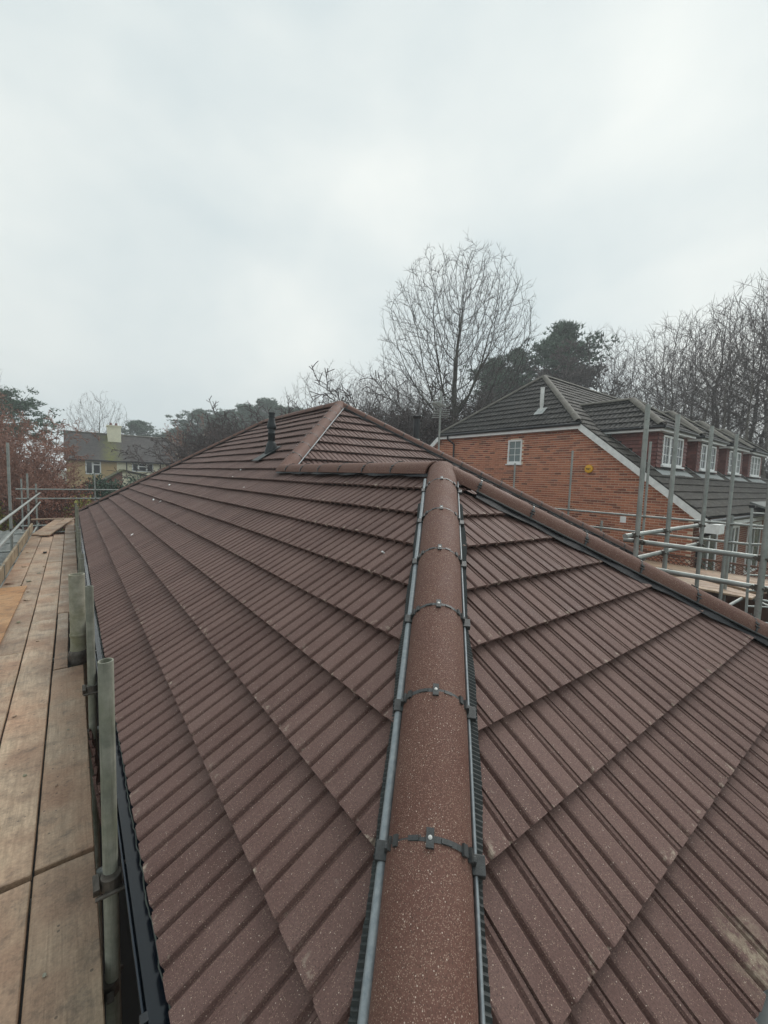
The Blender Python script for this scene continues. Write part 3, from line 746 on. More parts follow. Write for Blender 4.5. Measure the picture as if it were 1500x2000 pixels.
board(-.86, -.63, 13.9, 17.8, 'loose scaffold board under the askew one at the walkway end', z=BZ + .045, rot=-.1)
board(-.36, -.13, 14.3, 18.2, 'scaffold board next to the gutter, alongside the loose boards')
ob = board(-1.3, .0, 18.0, 18.23, 'scaffold board laid crosswise at the walkway end', z=BZ + .05)
# timber scraps and small debris on the walkway
dbl = MB().box((-.03, -.035, 0), (.03, .035, .03)).build('timber_block', M['black'], None, bevel=.003); dbl.location = (-.66, 11.0, BZ + .003); tag(dbl, 'small dark block of wood lying on the walkway', 'wood block')
def scrap(x, y, s, label, mt='board', k=0):
    r = random.Random(k + 50); n = 7; V = []; F = []
    for zz in (0, s * .35):
        for i in range(n): a = 2 * math.pi * i / n; rr = s * (.6 + .5 * r.random()) * (1 if zz == 0 else .8); V.append((rr * math.cos(a) * 1.5, rr * math.sin(a), zz + (r.random() * s * .15 if zz else 0)))
    F = [tuple(reversed(range(n))), tuple(range(n, 2 * n))] + [(i, (i + 1) % n, n + (i + 1) % n, n + i) for i in range(n)]
    o = mesh('debris', V, F, M[mt]); o.location = (x, y, BZ + .004); o.rotation_euler = (0, 0, r.random() * 6); tag(o, label, 'debris', 'debris on the walkway'); return o
for k, (x, y, s) in enumerate([(-.75, 8.3, .03), (-.72, 7.6, .018), (-.70, 7.1, .03), (-.66, 8.9, .025), (-.98, 8.25, .04), (-.62, 9.5, .02), (-.71, 6.1, .02), (-.5, 5.3, .012), (-.55, 3.7, .012), (-.44, 2.9, .01), (-.9, 9.6, .03), (-.95, 11.2, .03), (-.24, 3.3, .007), (-.29, 2.7, .008), (-.52, 2.5, .012), (-.3, 1.6, .007)]):
    scrap(x, y, s, 'small chip of debris lying on the walkway boards', 'board' if k % 3 else 'cement', k)
# cement vent pipe through the walkway
cp = tag(empty('vent_pipe', (-.162, 4.62, GZ)), 'stout mossy cement vent pipe standing through the walkway boards', 'pipe')
MB().lathe([(.064, 0), (.064, 2.26), (.067, 2.27), (.068, 2.29), (.067, 2.31), (.064, 2.32), (.0635, 3.018), (.055, 3.018), (.055, 2.7), (.0, 2.7)], (0, 0, 0), 28).build('pipe', M['cement'], cp, smooth=True)
MB().lathe([(.064, 2.42), (.069, 2.425), (.069, 2.445), (.064, 2.45)], (0, 0, 0), 28).build('joint_bead', M['cement'], cp, smooth=True)
MB().lathe([(.080, 2.16), (.083, 2.20), (.078, 2.215), (.084, 2.24), (.078, 2.275), (.066, 2.29)], (0, 0, 0), 28).build('socket_collar', M['coupler'], cp, smooth=True)
# spare tiles leaning in the gap by the gutter
for k, (y, rx, rz) in enumerate(((2.28, .5, .35), (2.42, .55, .3), (2.58, .6, .38), (2.76, .5, .2))):
    P = tile_faces(PROF_OWN, .33, 0, .014); V, F = [], []
    for q in P: b = len(V); V += q; F.append(tuple(range(b, b + len(q))))
    o = mesh('spare_tile', V, F, M['tile'], None, .3); o.rotation_euler = (1.43, .12 - .06 * k, 1.47 + .02 * k); o.location = (-.082 - .004 * (k % 2), y - .12 + .09 * k, -.60 - .03 * k)
    tag(o, 'spare brown roof tile wedged in the gap between walkway and gutter', 'roof tile', 'spare tiles in the gap')

# ------------------------------------------------------------------ right scaffold and ladder
sc2 = tag(empty('scaffold', (6.5, 2, GZ)), 'tall tube scaffold standing between the brown roof and the brick house', 'scaffold')
o2 = Vector((6.5, 2, GZ))
SY = 1.63
for x in (4.57, 5.43, 6.7, 7.93):
    tubep(sc2, o2, 'standard', (x, SY, GZ), (x, SY, 2.265))
tubep(sc2, o2, 'standard', (4.6, .63, GZ), (4.6, .63, 1.5)); tubep(sc2, o2, 'standard', (9.4, 3.34, GZ), (9.4, 3.34, 2.36)); tubep(sc2, o2, 'standard', (9.4, 5.0, GZ), (9.4, 5.0, 2.23)); tubep(sc2, o2, 'standard', (9.4, 6.59, GZ), (9.4, 6.59, 1.94)); tubep(sc2, o2, 'standard', (9.4, 1.9, GZ), (9.4, 1.9, .95)); tubep(sc2, o2, 'standard', (9.4, 4.2, GZ), (9.4, 4.2, .62)); tubep(sc2, o2, 'standard', (10.4, 2.6, GZ), (10.4, 2.6, -.2))
tubep(sc2, o2, 'ledger', (4.63, 1.78, .835), (4.63, -.2, .825)); tubep(sc2, o2, 'ledger', (4.63, 1.72, .565), (4.63, -.2, .565))
tubep(sc2, o2, 'guard_rail', (4.4, SY + .05, .90), (6.85, SY + .05, .915)); tubep(sc2, o2, 'guard_rail', (4.5, SY + .05, .635), (6.8, SY + .05, .65))
tubep(sc2, o2, 'guard_rail', (9.36, 7.4, .81), (9.36, 1.45, .80)); tubep(sc2, o2, 'guard_rail', (9.36, 7.0, .463), (9.36, 1.5, .463))
tubep(sc2, o2, 'guard_rail', (4.5, 2.85, .2), (9.6, 2.85, .2)) if False else None
for (x, z) in ((4.57, .90), (5.43, .905), (6.7, .915), (4.57, .635), (5.43, .64), (6.7, .65)): coupler(sc2, o2, (x, SY + .025, z))
for (y, z) in ((.64, .828), (.64, .566), (1.62, .833)): coupler(sc2, o2, (4.615, y, z))
for (y, z) in ((3.34, .803), (1.9, .80), (5.0, .807), (3.34, .463), (1.9, .463), (4.2, .463)): coupler(sc2, o2, (9.38, y, z))
tubep(sc2, o2, 'transom', (6.6, SY - .04, -.46), (10.6, SY - .04, -.46)); tubep(sc2, o2, 'transom', (9.0, 1.2, -.50), (11.0, 2.9, -.50)); tubep(sc2, o2, 'ledger', (9.42, 7, -.5), (9.42, .9, -.5)); tubep(sc2, o2, 'ledger', (10.45, 7, -.5), (10.45, .9, -.5))
tubep(sc2, o2, 'brace', (7.9, 1.0, -.42), (10.3, .95, -.45))
def board2(x0, x1, y0, y1, label, z, rot=0):
    o = board(x0, x1, y0, y1, label, z=z, rot=rot); o['group'] = 'scaffold boards of the right platform'; return o
LB2 = 'pale scaffold board on the small platform before the brick house'
for k in range(10): board2(9.05 + .23 * k, 9.28 + .23 * k, 1.45, 4.9, LB2, -.42)
board2(9.55, 9.78, 2.5, 3.6, 'loose off-cut board lying on the right platform', -.375, .9)
board2(9.9, 10.13, 1.3, 3.2, 'loose board lying askew on the right platform', -.375, -.5)
tg = MB().box((-.002, -.06, -.07), (.002, .06, .07)).build('notice_tag', M['white'], None, bevel=.004); tg.location = (9.32, 3.72, .70); tag(tg, 'small white scaffold tag hanging from the guard rail by brick wall', 'tag')
# ladder
la, lb = Vector((7.75, 1.22, -1.9)), Vector((8.22, 1.42, 1.16))
rd = Vector((.0, -.40, 0)) + Vector((.10, 0, 0))
rd = (Vector((.74, -.67, 0)).normalized()) * .40
ldr = tag(empty('ladder', tuple(la)), 'aluminium ladder leaning up beside the right scaffold', 'ladder')
up = (lb - la)
for k in (0, 1): MB().bar(rd * k, up + rd * k, .026, .032).build('stile', M['galv'], ldr, bevel=.003)
nr = 13
for k in range(nr): a = up * ((k + .6) / nr); MB().tube(a, a + rd, .014, k=8).build('rung', M['galv'], ldr)
for k in (0, 1): MB().box((-.02, -.035, -.01), (.02, .035, .03), Matrix.Translation(up + rd * k)).build('end_cap', M['black'], ldr)

# ------------------------------------------------------------------ the brick neighbour
nb = tag(empty('brick_house', (20, 9.5, GZ)), 'orange brick house with half-hipped grey roof and white bargeboards', 'house')
nbo = Vector((20, 9.5, GZ))
class NB(MB):
    def build(s, name, mt, parent=None, **k):
        s.V = [tuple(Vector(v) - nbo) for v in s.V]; return MB.build(s, name, mt, parent, **k)
XW, XE = 12.6, 28.0
YF, YB, YR = 3.04, 16.02, 9.53; KP = .775; ZE = .70; ZR = ZE + KP * (YR - YF)
Y0W, Y1W = 3.35, 15.71
def zs(y): return ZE + KP * (y - YF) if y < YR else ZE + KP * (YB - y)
HZ = 3.36; YH0 = YF + (HZ - ZE) / KP; YH1 = YB - (HZ - ZE) / KP; XA = 15.2
wb = NB()
wb.poly([(XW + .01, Y0W, GZ), (XW + .01, Y0W, zs(Y0W) - .12), (XW + .01, YH0, HZ - .12), (XW + .01, YH1, HZ - .12), (XW + .01, Y1W, zs(Y1W) - .12), (XW + .01, Y1W, GZ)])
wb.build('wall', M['mortar'], nb)
wf = NB(); wf.poly([(XW + .011, Y0W, GZ), (XE, Y0W, GZ), (XE, Y0W, .85), (XW + .011, Y0W, .85)]); wf.poly([(XE, Y0W, GZ), (XE, Y1W, GZ), (XE, Y1W, 3), (XE, YR, ZR - .2), (XE, Y0W, 1)]); wf.poly([(XW + .011, Y1W, GZ), (XE, Y1W, GZ), (XE, Y1W, .85), (XW + .011, Y1W, .85)])
wf.build('wall', M['brickfar'], nb)
WY0, WY1, WZ0, WZ1 = 8.585, 9.165, 2.095, 2.955
# bricks, one by one
BV = []
for k in range(9):
    m = MB().box((-.0035, .0075, .009), (.02, .2175, .066)); me = bpy.data.meshes.new('brick'); me.from_pydata(m.V, [], m.F); me.materials.append(M['brick'])
    a = me.attributes.new('tint', 'FLOAT', 'FACE'); a.data.foreach_set('value', np.full(6, (k + .5) / 9, np.float32)); me.update(); BV.append(me)
rbk = random.Random(9); recs = []
zr = -1.2; r = 0
while zr < HZ:
    y = Y0W - (.1125 if r % 2 else 0)
    while y < Y1W:
        yc, zc = y + .112, zr + .037
        if zc < min(zs(yc), HZ) - .17 and yc > Y0W and not (WY0 - .03 < yc < WY1 + .03 and WZ0 - .03 < zc < WZ1 + .05):
            v = rbk.random(); v = min(.999, max(0, rbk.gauss(.5, .26)))
            if rbk.random() < .05: v = rbk.random() * .15
            hid = zc < 1.9 - (yc - 4.5) * .28 * -1 - 1.2 if False else False
            vis = zc > .1 + max(0, (yc - 4.0)) * .26
            recs.append((seen((XW, yc, zc), (-1, 0, 0), .01) if vis else 0, y, zr, v))
        y += .225
    zr += .075; r += 1
recs.sort(key=lambda q: -q[0]); V, F, T = [], [], []
for k, (sc, y, z, v) in enumerate(recs):
    if k < 300: inst('brick', BV[int(v * 9)], nb, Matrix.Translation(Vector((XW, y, z)) - nbo))
    else:
        b = len(V)
        for q in BV[0].vertices: V.append(tuple(q.co + Vector((XW, y, z)) - nbo))
        F += [tuple(b + i for i in p_.vertices) for p_ in BV[0].polygons]; T += [v] * 6
stuff(mesh('brick', V, F, M['brick'], nb, T))
# window in the gable
wn = NB()
for (a, b) in (((XW - .03, WY0, WZ0), (XW + .03, WY0 + .055, WZ1)), ((XW - .03, WY1 - .055, WZ0), (XW + .03, WY1, WZ1)), ((XW - .0295, WY0 + .055, WZ1 - .06), (XW + .03, WY1 - .055, WZ1)), ((XW - .0295, WY0 + .055, WZ0), (XW + .03, WY1 - .055, WZ0 + .09))): wn.box(a, b)
wo = wn.build('window', M['white'], nb, bevel=.004)
NB().box((XW - .07, WY0 - .05, WZ0 - .04), (XW + .02, WY1 + .05, WZ0 - .002)).build('sill', M['white'], wo)
for i in range(2):
    for j in range(3):
        y0 = WY0 + .055 + i * .235; z0 = WZ0 + .09 + j * .235
        NB().poly([(XW + .004, y0, z0), (XW + .004, y0 + .235, z0), (XW + .004, y0 + .235, z0 + .237), (XW + .004, y0, z0 + .237)]).build('pane', M['obscure'], wo)
gb = NB(); yc = (WY0 + WY1) / 2; gb.box((XW - .008, yc - .009, WZ0 + .09), (XW + .002, yc + .009, WZ1 - .06))
for j in (1, 2): z0 = WZ0 + .09 + j * .235; gb.box((XW - .0075, WY0 + .055, z0 - .009), (XW + .002, WY1 - .055, z0 + .009))
gb.build('glazing_bar', M['white'], wo)
# bargeboards, fascia, gutter of the half hip
XV = 12.40
def barge(ya, yb):
    za, zb = zs(ya), zs(yb); m = NB(); n = -1
    m.poly([(XV, ya, za - .02), (XV, yb, zb - .02), (XV, yb, zb - .24), (XV, ya, za - .24)], .03, (-1, 0, 0)); m.poly([(XV + .03, ya, za - .2), (XV + .03, yb, zb - .2), (XW, yb, zb - .2), (XW, ya, za - .2)])
    return m.build('bargeboard', M['whitedirty'], nb)
barge(YF - .05, YH0 + .02); barge(YB + .05, YH1 - .02)
m = NB(); m.box((XV - .002, YH0 + .02, HZ - .20), (XV + .025, YH1 - .02, HZ - .02)); m.box((XV + .025, YH0, HZ - .2), (XW, YH1, HZ - .185)); m.build('fascia', M['white'], nb)
m = NB(); m.tube((XV - .045, YH0 - .05, HZ - .055), (XV - .045, YH1 + .05, HZ - .055), .05, k=10); m.build('gutter', M['black'], nb, smooth=True)
m = NB(); m.tube((XV - .03, YH1 - .55, HZ - .1), (XV - .03, YH1 - .55, HZ - .22), .034, k=10); m.tube((XV - .03, YH1 - .55, HZ - .22), (XW - .05, YH1 - .75, HZ - .42), .034, k=10); m.tube((XW - .05, YH1 - .75, HZ - .42), (XW - .05, YH1 - .75, GZ), .034, k=10); m.build('downpipe', M['black'], nb, smooth=True)
m = NB(); m.box((XV - .03, YF - .28, ZE - .38), (XW + .2, YF + .12, ZE - .15)); m.build('box_end', M['whitedirty'], nb)
# roof planes
NC, NS = 1 / math.sqrt(1 + KP * KP), KP / math.sqrt(1 + KP * KP)
nslope = (YR - YF) / NC
class T2(Tiles):
    pass
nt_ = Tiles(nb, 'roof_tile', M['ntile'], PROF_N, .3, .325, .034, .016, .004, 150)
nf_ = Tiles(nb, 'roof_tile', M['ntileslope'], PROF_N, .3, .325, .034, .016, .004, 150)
DX = [14.55 + 3.43 * k for k in range(4)]; DHW = 1.45; DZE = 3.14; DZR = 4.23; DYF = 4.40
def dskip(u, v):
    X = XV + u; Yp = YF + v * NC; Zp = ZE + v * NS
    for dx in DX:
        if abs(X - dx) < 1.1 and Yp > 4.72 and Zp < DZE: return True
        if abs(X - dx) < DHW - .1 and DZE - .02 < Zp < DZR - (abs(X - dx) / DHW) * (DZR - DZE) - .08: return True
    return False
sh = Vector((XV, YF, ZE)) - nbo
hk = (XA - XV) / (ZR - HZ)
vH = (HZ - ZE) / NS
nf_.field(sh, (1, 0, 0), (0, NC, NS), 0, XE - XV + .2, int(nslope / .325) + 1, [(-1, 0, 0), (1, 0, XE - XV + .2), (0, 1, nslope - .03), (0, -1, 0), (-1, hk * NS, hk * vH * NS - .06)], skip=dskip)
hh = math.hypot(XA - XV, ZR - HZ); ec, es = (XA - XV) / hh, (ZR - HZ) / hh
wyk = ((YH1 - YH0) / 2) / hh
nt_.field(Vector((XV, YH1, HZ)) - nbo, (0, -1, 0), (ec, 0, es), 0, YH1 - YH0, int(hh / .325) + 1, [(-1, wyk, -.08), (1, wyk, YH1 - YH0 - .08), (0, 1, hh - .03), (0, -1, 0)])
# dormers
dpit = math.atan2(DZR - DZE, DHW); dc, dsn = math.cos(dpit), math.sin(dpit); dsl = DHW / dc
DYB = YF + (DZR - ZE) / KP; DYA = YF + (DZE - ZE) / KP
for dx in DX:
    run_ = DYB - DYF
    # left slope: u along -Y
    kval = (DYB - DYA) / dsl
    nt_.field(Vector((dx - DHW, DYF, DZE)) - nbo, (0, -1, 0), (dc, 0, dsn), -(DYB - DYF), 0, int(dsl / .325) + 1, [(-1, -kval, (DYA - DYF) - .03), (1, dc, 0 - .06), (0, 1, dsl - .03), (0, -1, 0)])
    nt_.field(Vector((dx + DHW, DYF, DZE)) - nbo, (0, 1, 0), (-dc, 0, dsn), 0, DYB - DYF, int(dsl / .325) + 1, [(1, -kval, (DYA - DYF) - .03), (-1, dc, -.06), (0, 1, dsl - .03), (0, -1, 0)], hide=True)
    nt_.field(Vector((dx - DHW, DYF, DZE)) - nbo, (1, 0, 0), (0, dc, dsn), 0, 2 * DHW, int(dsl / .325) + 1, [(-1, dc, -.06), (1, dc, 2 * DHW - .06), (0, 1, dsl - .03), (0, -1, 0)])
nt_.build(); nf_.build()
m = NB(); e_ = .012
m.poly([(XV, YF, ZE - e_), (XE + .2, YF, ZE - e_), (XE + .2, YR, ZR - e_), (XA, YR, ZR - e_), (XV, YH0, HZ - e_)]); m.poly([(XV, YH0, HZ - e_), (XA, YR, ZR - e_), (XV, YH1, HZ - e_)]); m.poly([(XV, YB, ZE), (XE, YB, ZE), (XE, YR, ZR - e_), (XA, YR, ZR - e_), (XV, YH1, HZ)])
m.build('roof_underlay', M['membrane'], nb)
def nrun(a, b, R=.13, crown=.10, pitch=.45, name='ridge_tile'):
    p, t, sd_, n, L = frame(Vector(a) - nbo, Vector(b) - nbo); y = 0
    while y < L - .02:
        ln = min(pitch, L - y); inst(name, NCAP[rj.randrange(3)], nb, fmat(p + t * y, t, sd_, n) @ Matrix.Rotation(rj.uniform(-.02, .02), 4, 'Y') @ Matrix.Scale(ln / .45, 4, (0, 1, 0))); y += pitch
NCAP = [cap_mesh('ridge_tile', .446, .13, R_(70), .095, .015, M['nridge'], 8, tint=k / 3) for k in range(3)]
nrun((XV + .05, YH0 + .04, HZ + .03), (XA, YR, ZR), name='hip_tile'); nrun((XV + .05, YH1 - .04, HZ + .03), (XA, YR, ZR), name='hip_tile'); nrun((XA, YR, ZR), (XE + .1, YR, ZR))
# steel flue on the half hip
sfy, sfx = 8.22, 13.07; sfz = HZ + (sfx - XV) * (ZR - HZ) / (XA - XV)
m = NB(); m.lathe([(.05, -.05), (.05, .2), (.066, .22), (.066, .80), (.071, .80), (.071, .85), (0, .86)], (sfx, sfy, sfz), 16); m.build('metal_flue', M['whitedirty'], nb, smooth=True)
m = NB(); an = math.atan2(ZR - HZ, XA - XV); m.box((-.22, -.17, .055), (.18, .17, .065), Matrix.Translation((sfx, sfy, sfz)) @ Matrix.Rotation(-an, 4, 'Y')); m.build('flue_flashing', M['lead'], nb)
# hung tiles, dormer carcass
HT = []
def hung(u0, u1, z0fn, z1, place, w=.165, g=.115):
    r = 0; z = z1 - g
    V, F, T = [], [], []
    while z > -5:
        any_ = False; u = u0 - (w / 2 if r % 2 else 0)
        while u < u1:
            a, b = max(u, u0), min(u + w - .003, u1)
            if b - a > .02 and z + g * .4 > z0fn((a + b) / 2):
                any_ = True; tn = random.random(); dz = random.uniform(-.003, .003); dp = random.uniform(0, .004)
                base = len(V)
                for (uu, zz, d) in ((a, z + dz, .042 + dp), (b, z + dz, .042 + dp), (b, z + g + .02, .006), (a, z + g + .02, .006), (a, z + dz, .010), (b, z + dz, .010)): V.append(place(uu, zz, d))
                F += [(base, base + 1, base + 2, base + 3), (base + 4, base + 5, base + 1, base)]; T += [tn, tn]
            u += w
        if not any_: break
        z -= g; r += 1
    return V, F, T
DW = 1.18; DYW = 4.62
for dx in DX:
    dm = NB(); zt = DZE - .1
    zb_ = zs(DYW)
    dm.poly([(dx - DW, DYW, zb_ - .3), (dx + DW, DYW, zb_ - .3), (dx + DW, DYW, zt), (dx - DW, DYW, zt)])
    ye = YF + (zt - ZE) / KP
    for sg in (-1, 1): dm.poly([(dx + sg * DW, DYW, zb_ - .3), (dx + sg * DW, DYW, zt), (dx + sg * DW, ye, zt)])
    dor = dm.build('dormer', M['membrane'], nb)
    V, F, T = [], [], []
    def add(vft):
        b = len(V); V.extend(tuple(Vector(q) - nbo) for q in vft[0]); F.extend(tuple(b + i for i in f_) for f_ in vft[1]); T.extend(vft[2])
    if True:
        add(hung(DYW - .02, ye, lambda y_: zs(y_) + .03, zt, lambda u, z, d, dx=dx: (dx - DW - d, u, z)))
        add(hung(DYW - .02, ye, lambda y_: zs(y_) + .03, zt, lambda u, z, d, dx=dx: (dx + DW + d, u, z)))
        add(hung(dx - DW - .02, dx - .83, lambda x_: zb_ + .08, zt, lambda u, z, d: (u, DYW - d, z)))
        add(hung(dx + .83, dx + DW + .02, lambda x_: zb_ + .08, zt, lambda u, z, d: (u, DYW - d, z)))
        add(hung(dx - .83, dx + .83, lambda x_: zb_ + .5, zb_ + .07, lambda u, z, d: (u, DYW - d, z)))
    stuff(mesh('hung_tile', V, F, M['hang'], dor, T))
    # window
    z0, z1 = 2.08, 2.97; y = DYW - .05; wl, wr = dx - .82, dx + .82
    wm = NB(); wm.box((wl, y, z0), (wl + .06, DYW + .02, z1)); wm.box((wr - .06, y, z0), (wr, DYW + .02, z1)); wm.box((wl + .06, y, z1 - .06), (wr - .06, DYW + .02, z1)); wm.box((wl + .06, y, z0), (wr - .06, DYW + .02, z0 + .06))
    for k in (1, 2): xx = wl + (wr - wl) * k / 3; wm.box((xx - .05, y + .001, z0 + .06), (xx + .05, DYW + .02, z1 - .06))
    win = wm.build('window', M['white'], dor, bevel=.004)
    NB().box((wl - .05, y - .06, z0 - .05), (wr + .05, DYW, z0 - .002)).build('sill', M['white'], dor)
    for k in range(3):
        xa = wl + (wr - wl) * k / 3 + .05; xb = wl + (wr - wl) * (k + 1) / 3 - .05
        NB().poly([(xa, y + .03, z0 + .06), (xb, y + .03, z0 + .06), (xb, y + .03, z1 - .06), (xa, y + .03, z1 - .06)]).build('pane', M['glass'], dor)
    gbm = NB()
    for k in range(3):
        xa = wl + (wr - wl) * k / 3 + .05; xb = wl + (wr - wl) * (k + 1) / 3 - .05; xm = (xa + xb) / 2
        gbm.box((xm - .009, y + .018, z0 + .06), (xm + .009, y + .028, z1 - .06))
        for j in (1, 2): zz = z0 + .06 + (z1 - z0 - .12) * j / 3; gbm.box((xa, y + .019, zz - .009), (xb, y + .028, zz + .009))
    gbm.build('glazing_bar', M['white'], dor)
    # fascia and soffit, gutter
    fm = NB(); zf0, zf1 = DZE - .115, DZE - .005
    fm.box((dx - DHW + .03, DYF + .03, zf0), (dx - DHW + .05, DYA, zf1)); fm.box((dx + DHW - .05, DYF + .03, zf0), (dx + DHW - .03, DYA, zf1)); fm.box((dx - DHW + .05, DYF + .03, zf0), (dx + DHW - .05, DYF + .05, zf1))
    fm.box((dx - DHW + .05, DYF + .05, zf0), (dx + DHW - .05, DYA - .2, zf0 + .012)); fm.build('fascia', M['white'], dor)
    gm = NB(); gm.tube((dx - DHW - .0, DYF - .02, DZE - .012), (dx + DHW, DYF - .02, DZE - .012), .042, k=8); gm.tube((dx - DHW - .01, DYF - .02, DZE - .012), (dx - DHW - .01, DYA - .1, DZE - .012), .042, k=8); gm.build('gutter', M['black'], dor, smooth=True)
    dr = NB(); dr.poly([(dx - DHW, DYF, DZE - .008), (dx + DHW, DYF, DZE - .008), (dx, DYF + DHW, DZR - .008)]); dr.poly([(dx - DHW, DYF, DZE - .008), (dx, DYF + DHW, DZR - .008), (dx, DYB, DZR - .008), (dx - DHW, DYA, DZE - .008)]); dr.poly([(dx + DHW, DYF, DZE - .008), (dx + DHW, DYA, DZE - .008), (dx, DYB, DZR - .008), (dx, DYF + DHW, DZR - .008)])
    dr.build('dormer_roof', M['membrane'], dor)
    nrun((dx - DHW + .05, DYF + .05, DZE + .05), (dx, DYF + DHW, DZR + .01), name='hip_tile'); nrun((dx + DHW - .05, DYF + .05, DZE + .05), (dx, DYF + DHW, DZR + .01), name='hip_tile'); nrun((dx, DYF + DHW, DZR + .01), (dx, DYB, DZR + .01))
    lm = NB(); zq = lambda y_: zs(y_) + .062
    lm.poly([(dx - DW - .15, DYW - .02, zq(DYW - .02)), (dx + DW + .15, DYW - .02, zq(DYW - .02)), (dx + DW + .15, DYW - .26, zq(DYW - .26)), (dx - DW - .15, DYW - .26, zq(DYW - .26))])
    for sg in (-1, 1): lm.poly([(dx + sg * (DW + .02), DYW - .05, zq(DYW - .05)), (dx + sg * (DW + .13), DYW - .05, zq(DYW - .05)), (dx + sg * (DW + .13), ye - .1, zq(ye - .1)), (dx + sg * (DW + .02), ye - .1, zq(ye - .1))])
    lm.build('lead_flashing', M['lead'], dor)
# front eaves gutter, front openings, porch
m = NB(); m.tube((XV, YF - .05, ZE - .09), (XE, YF - .05, ZE - .09), .055, k=10); m.tube((XV + .35, YF - .05, ZE - .1), (XV + .35, YF - .02, ZE - .42), .034, k=8); m.tube((XV + .35, YF - .02, ZE - .42), (XW + .3, Y0W - .05, ZE - .55), .034, k=8); m.tube((XW + .3, Y0W - .05, ZE - .55), (XW + .3, Y0W - .05, GZ), .034, k=8); m.build('gutter', M['black'], nb, smooth=True)
m = NB(); m.box((XV + .1, YF - .01, ZE - .27), (XE, YF + .02, ZE - .06)); m.box((XV + .1, YF + .02, ZE - .27), (XE, Y0W, ZE - .255)); m.build('fascia', M['whitedirty'], nb)
for (xa, xb, za, zb, nm) in ((13.2, 14.7, -1.6, .3, 'window'), (16.0, 17.0, GZ, .3, 'door'), (18.2, 20.0, -1.5, .3, 'window')):
    m = NB(); y = Y0W - .03
    m.box((xa, y, za), (xa + .08, Y0W + .02, zb)); m.box((xb - .08, y, za), (xb, Y0W + .02, zb)); m.box((xa + .08, y, zb - .08), (xb - .08, Y0W + .02, zb)); m.box((xa + .08, y, za), (xb - .08, Y0W + .02, za + .1)); xm = (xa + xb) / 2; m.box((xm - .05, y + .001, za + .1), (xm + .05, Y0W + .02, zb - .08))
    fo = m.build(nm, M['white'], nb)
    NB().poly([(xa + .08, y + .02, za + .1), (xb - .08, y + .02, za + .1), (xb - .08, y + .02, zb - .08), (xa + .08, y + .02, zb - .08)]).build('pane', M['glass'], fo)
m = NB(); m.poly([(17.4, 1.9, .55), (21.0, 1.9, .55), (21.0, 3.2, 1.05), (17.4, 3.2, 1.05)], .06, (0, -.36, .93)); po = m.build('porch_roof', M['slate'], nb)
NB().box((17.4, 1.88, .36), (21, 1.94, .49)).build('fascia', M['black'], po); NB().box((17.45, 1.95, GZ), (17.6, 2.1, .5)).build('post', M['white'], po)
# alarm box
al = tag(empty('alarm_box', (XW - .009, 6.146, 1.916)), 'round yellow burglar alarm box on the brick gable wall', 'alarm box')
ab = MB(); k = 28
for (rr, xx) in ((.128, 0), (.132, -.03), (.118, -.06), (.09, -.068), (0, -.07)):
    for i in range(k): a = 2 * math.pi * i / k; ab.V.append((xx, rr * math.cos(a), rr * math.sin(a)))
for j in range(4):
    for i in range(k): ab.F.append((j * k + i, j * k + (i + 1) % k, (j + 1) * k + (i + 1) % k, (j + 1) * k + i))
ab.build('casing', M['yellow'], al, smooth=True)
tcv = bpy.data.curves.new('lettering', 'FONT'); tcv.body = 'Yale'; tcv.size = .085; tcv.align_x = 'CENTER'; tcv.align_y = 'CENTER'; tcv.extrude = .001; tcv.offset = .0025
to = bpy.data.objects.new('lettering_tmp', tcv); COL.objects.link(to); bpy.context.view_layer.update()
dg = bpy.context.evaluated_depsgraph_get(); tme = bpy.data.meshes.new_from_object(to.evaluated_get(dg)); bpy.data.objects.remove(to); tme.name = 'lettering'
tme.materials.clear(); tme.materials.append(M['print'])
inst('lettering', tme, al, Matrix.Translation((-.0715, 0, 0)) @ Matrix(((0, 0, -1, 0), (-1, 0, 0, 0), (0, 1, 0, 0), (0, 0, 0, 1))))

# brown fence with trellis between the houses
fc = tag(empty('fence', (11.5, 1, GZ)), 'brown close-board fence topped with diamond trellis before brick house', 'fence'); fo_ = Vector((11.5, 1, GZ))
y = -3.0; rf = random.Random(7)
while y < 5.2:
    MB().box((0 + rf.uniform(-.004, .004), y - 1, 0), (.016, y - 1 + .112, 1.86 + rf.uniform(-.006, .006))).build('fence_board', M['fence'], fc); y += .115
MB().box((-.03, -4.05, 1.87), (.045, 4.25, 1.92)).build('capping_rail', M['fence'], fc); MB().box((-.02, -4.05, 2.36), (.035, 4.25, 2.40)).build('capping_rail', M['fence'], fc); MB().box((-.025, -4.05, 1.0), (-.001, 4.25, 1.1)).build('rail', M['fence'], fc)
for y in (-4, -2.2, -.4, 1.4, 3.2): MB().box((-.07, y - .05, 0), (.03, y + .05, 2.42)).build('fence_post', M['fence'], fc)
tr = MB()
y = -4.6
while y < 4.3:
    for sg, xo in ((1, 0), (-1, .012)):
        a, b = (y, 1.92), (y + .44, 2.36)
        if sg < 0: a, b = (y + .44, 1.92), (y, 2.36)
        if min(a[0], b[0]) > -4.05 and max(a[0], b[0]) < 4.25: tr.bar((xo, a[0], a[1]), (xo, b[0], b[1]), .022, .010)
    y += .11
tr.build('trellis', M['fence'], fc)

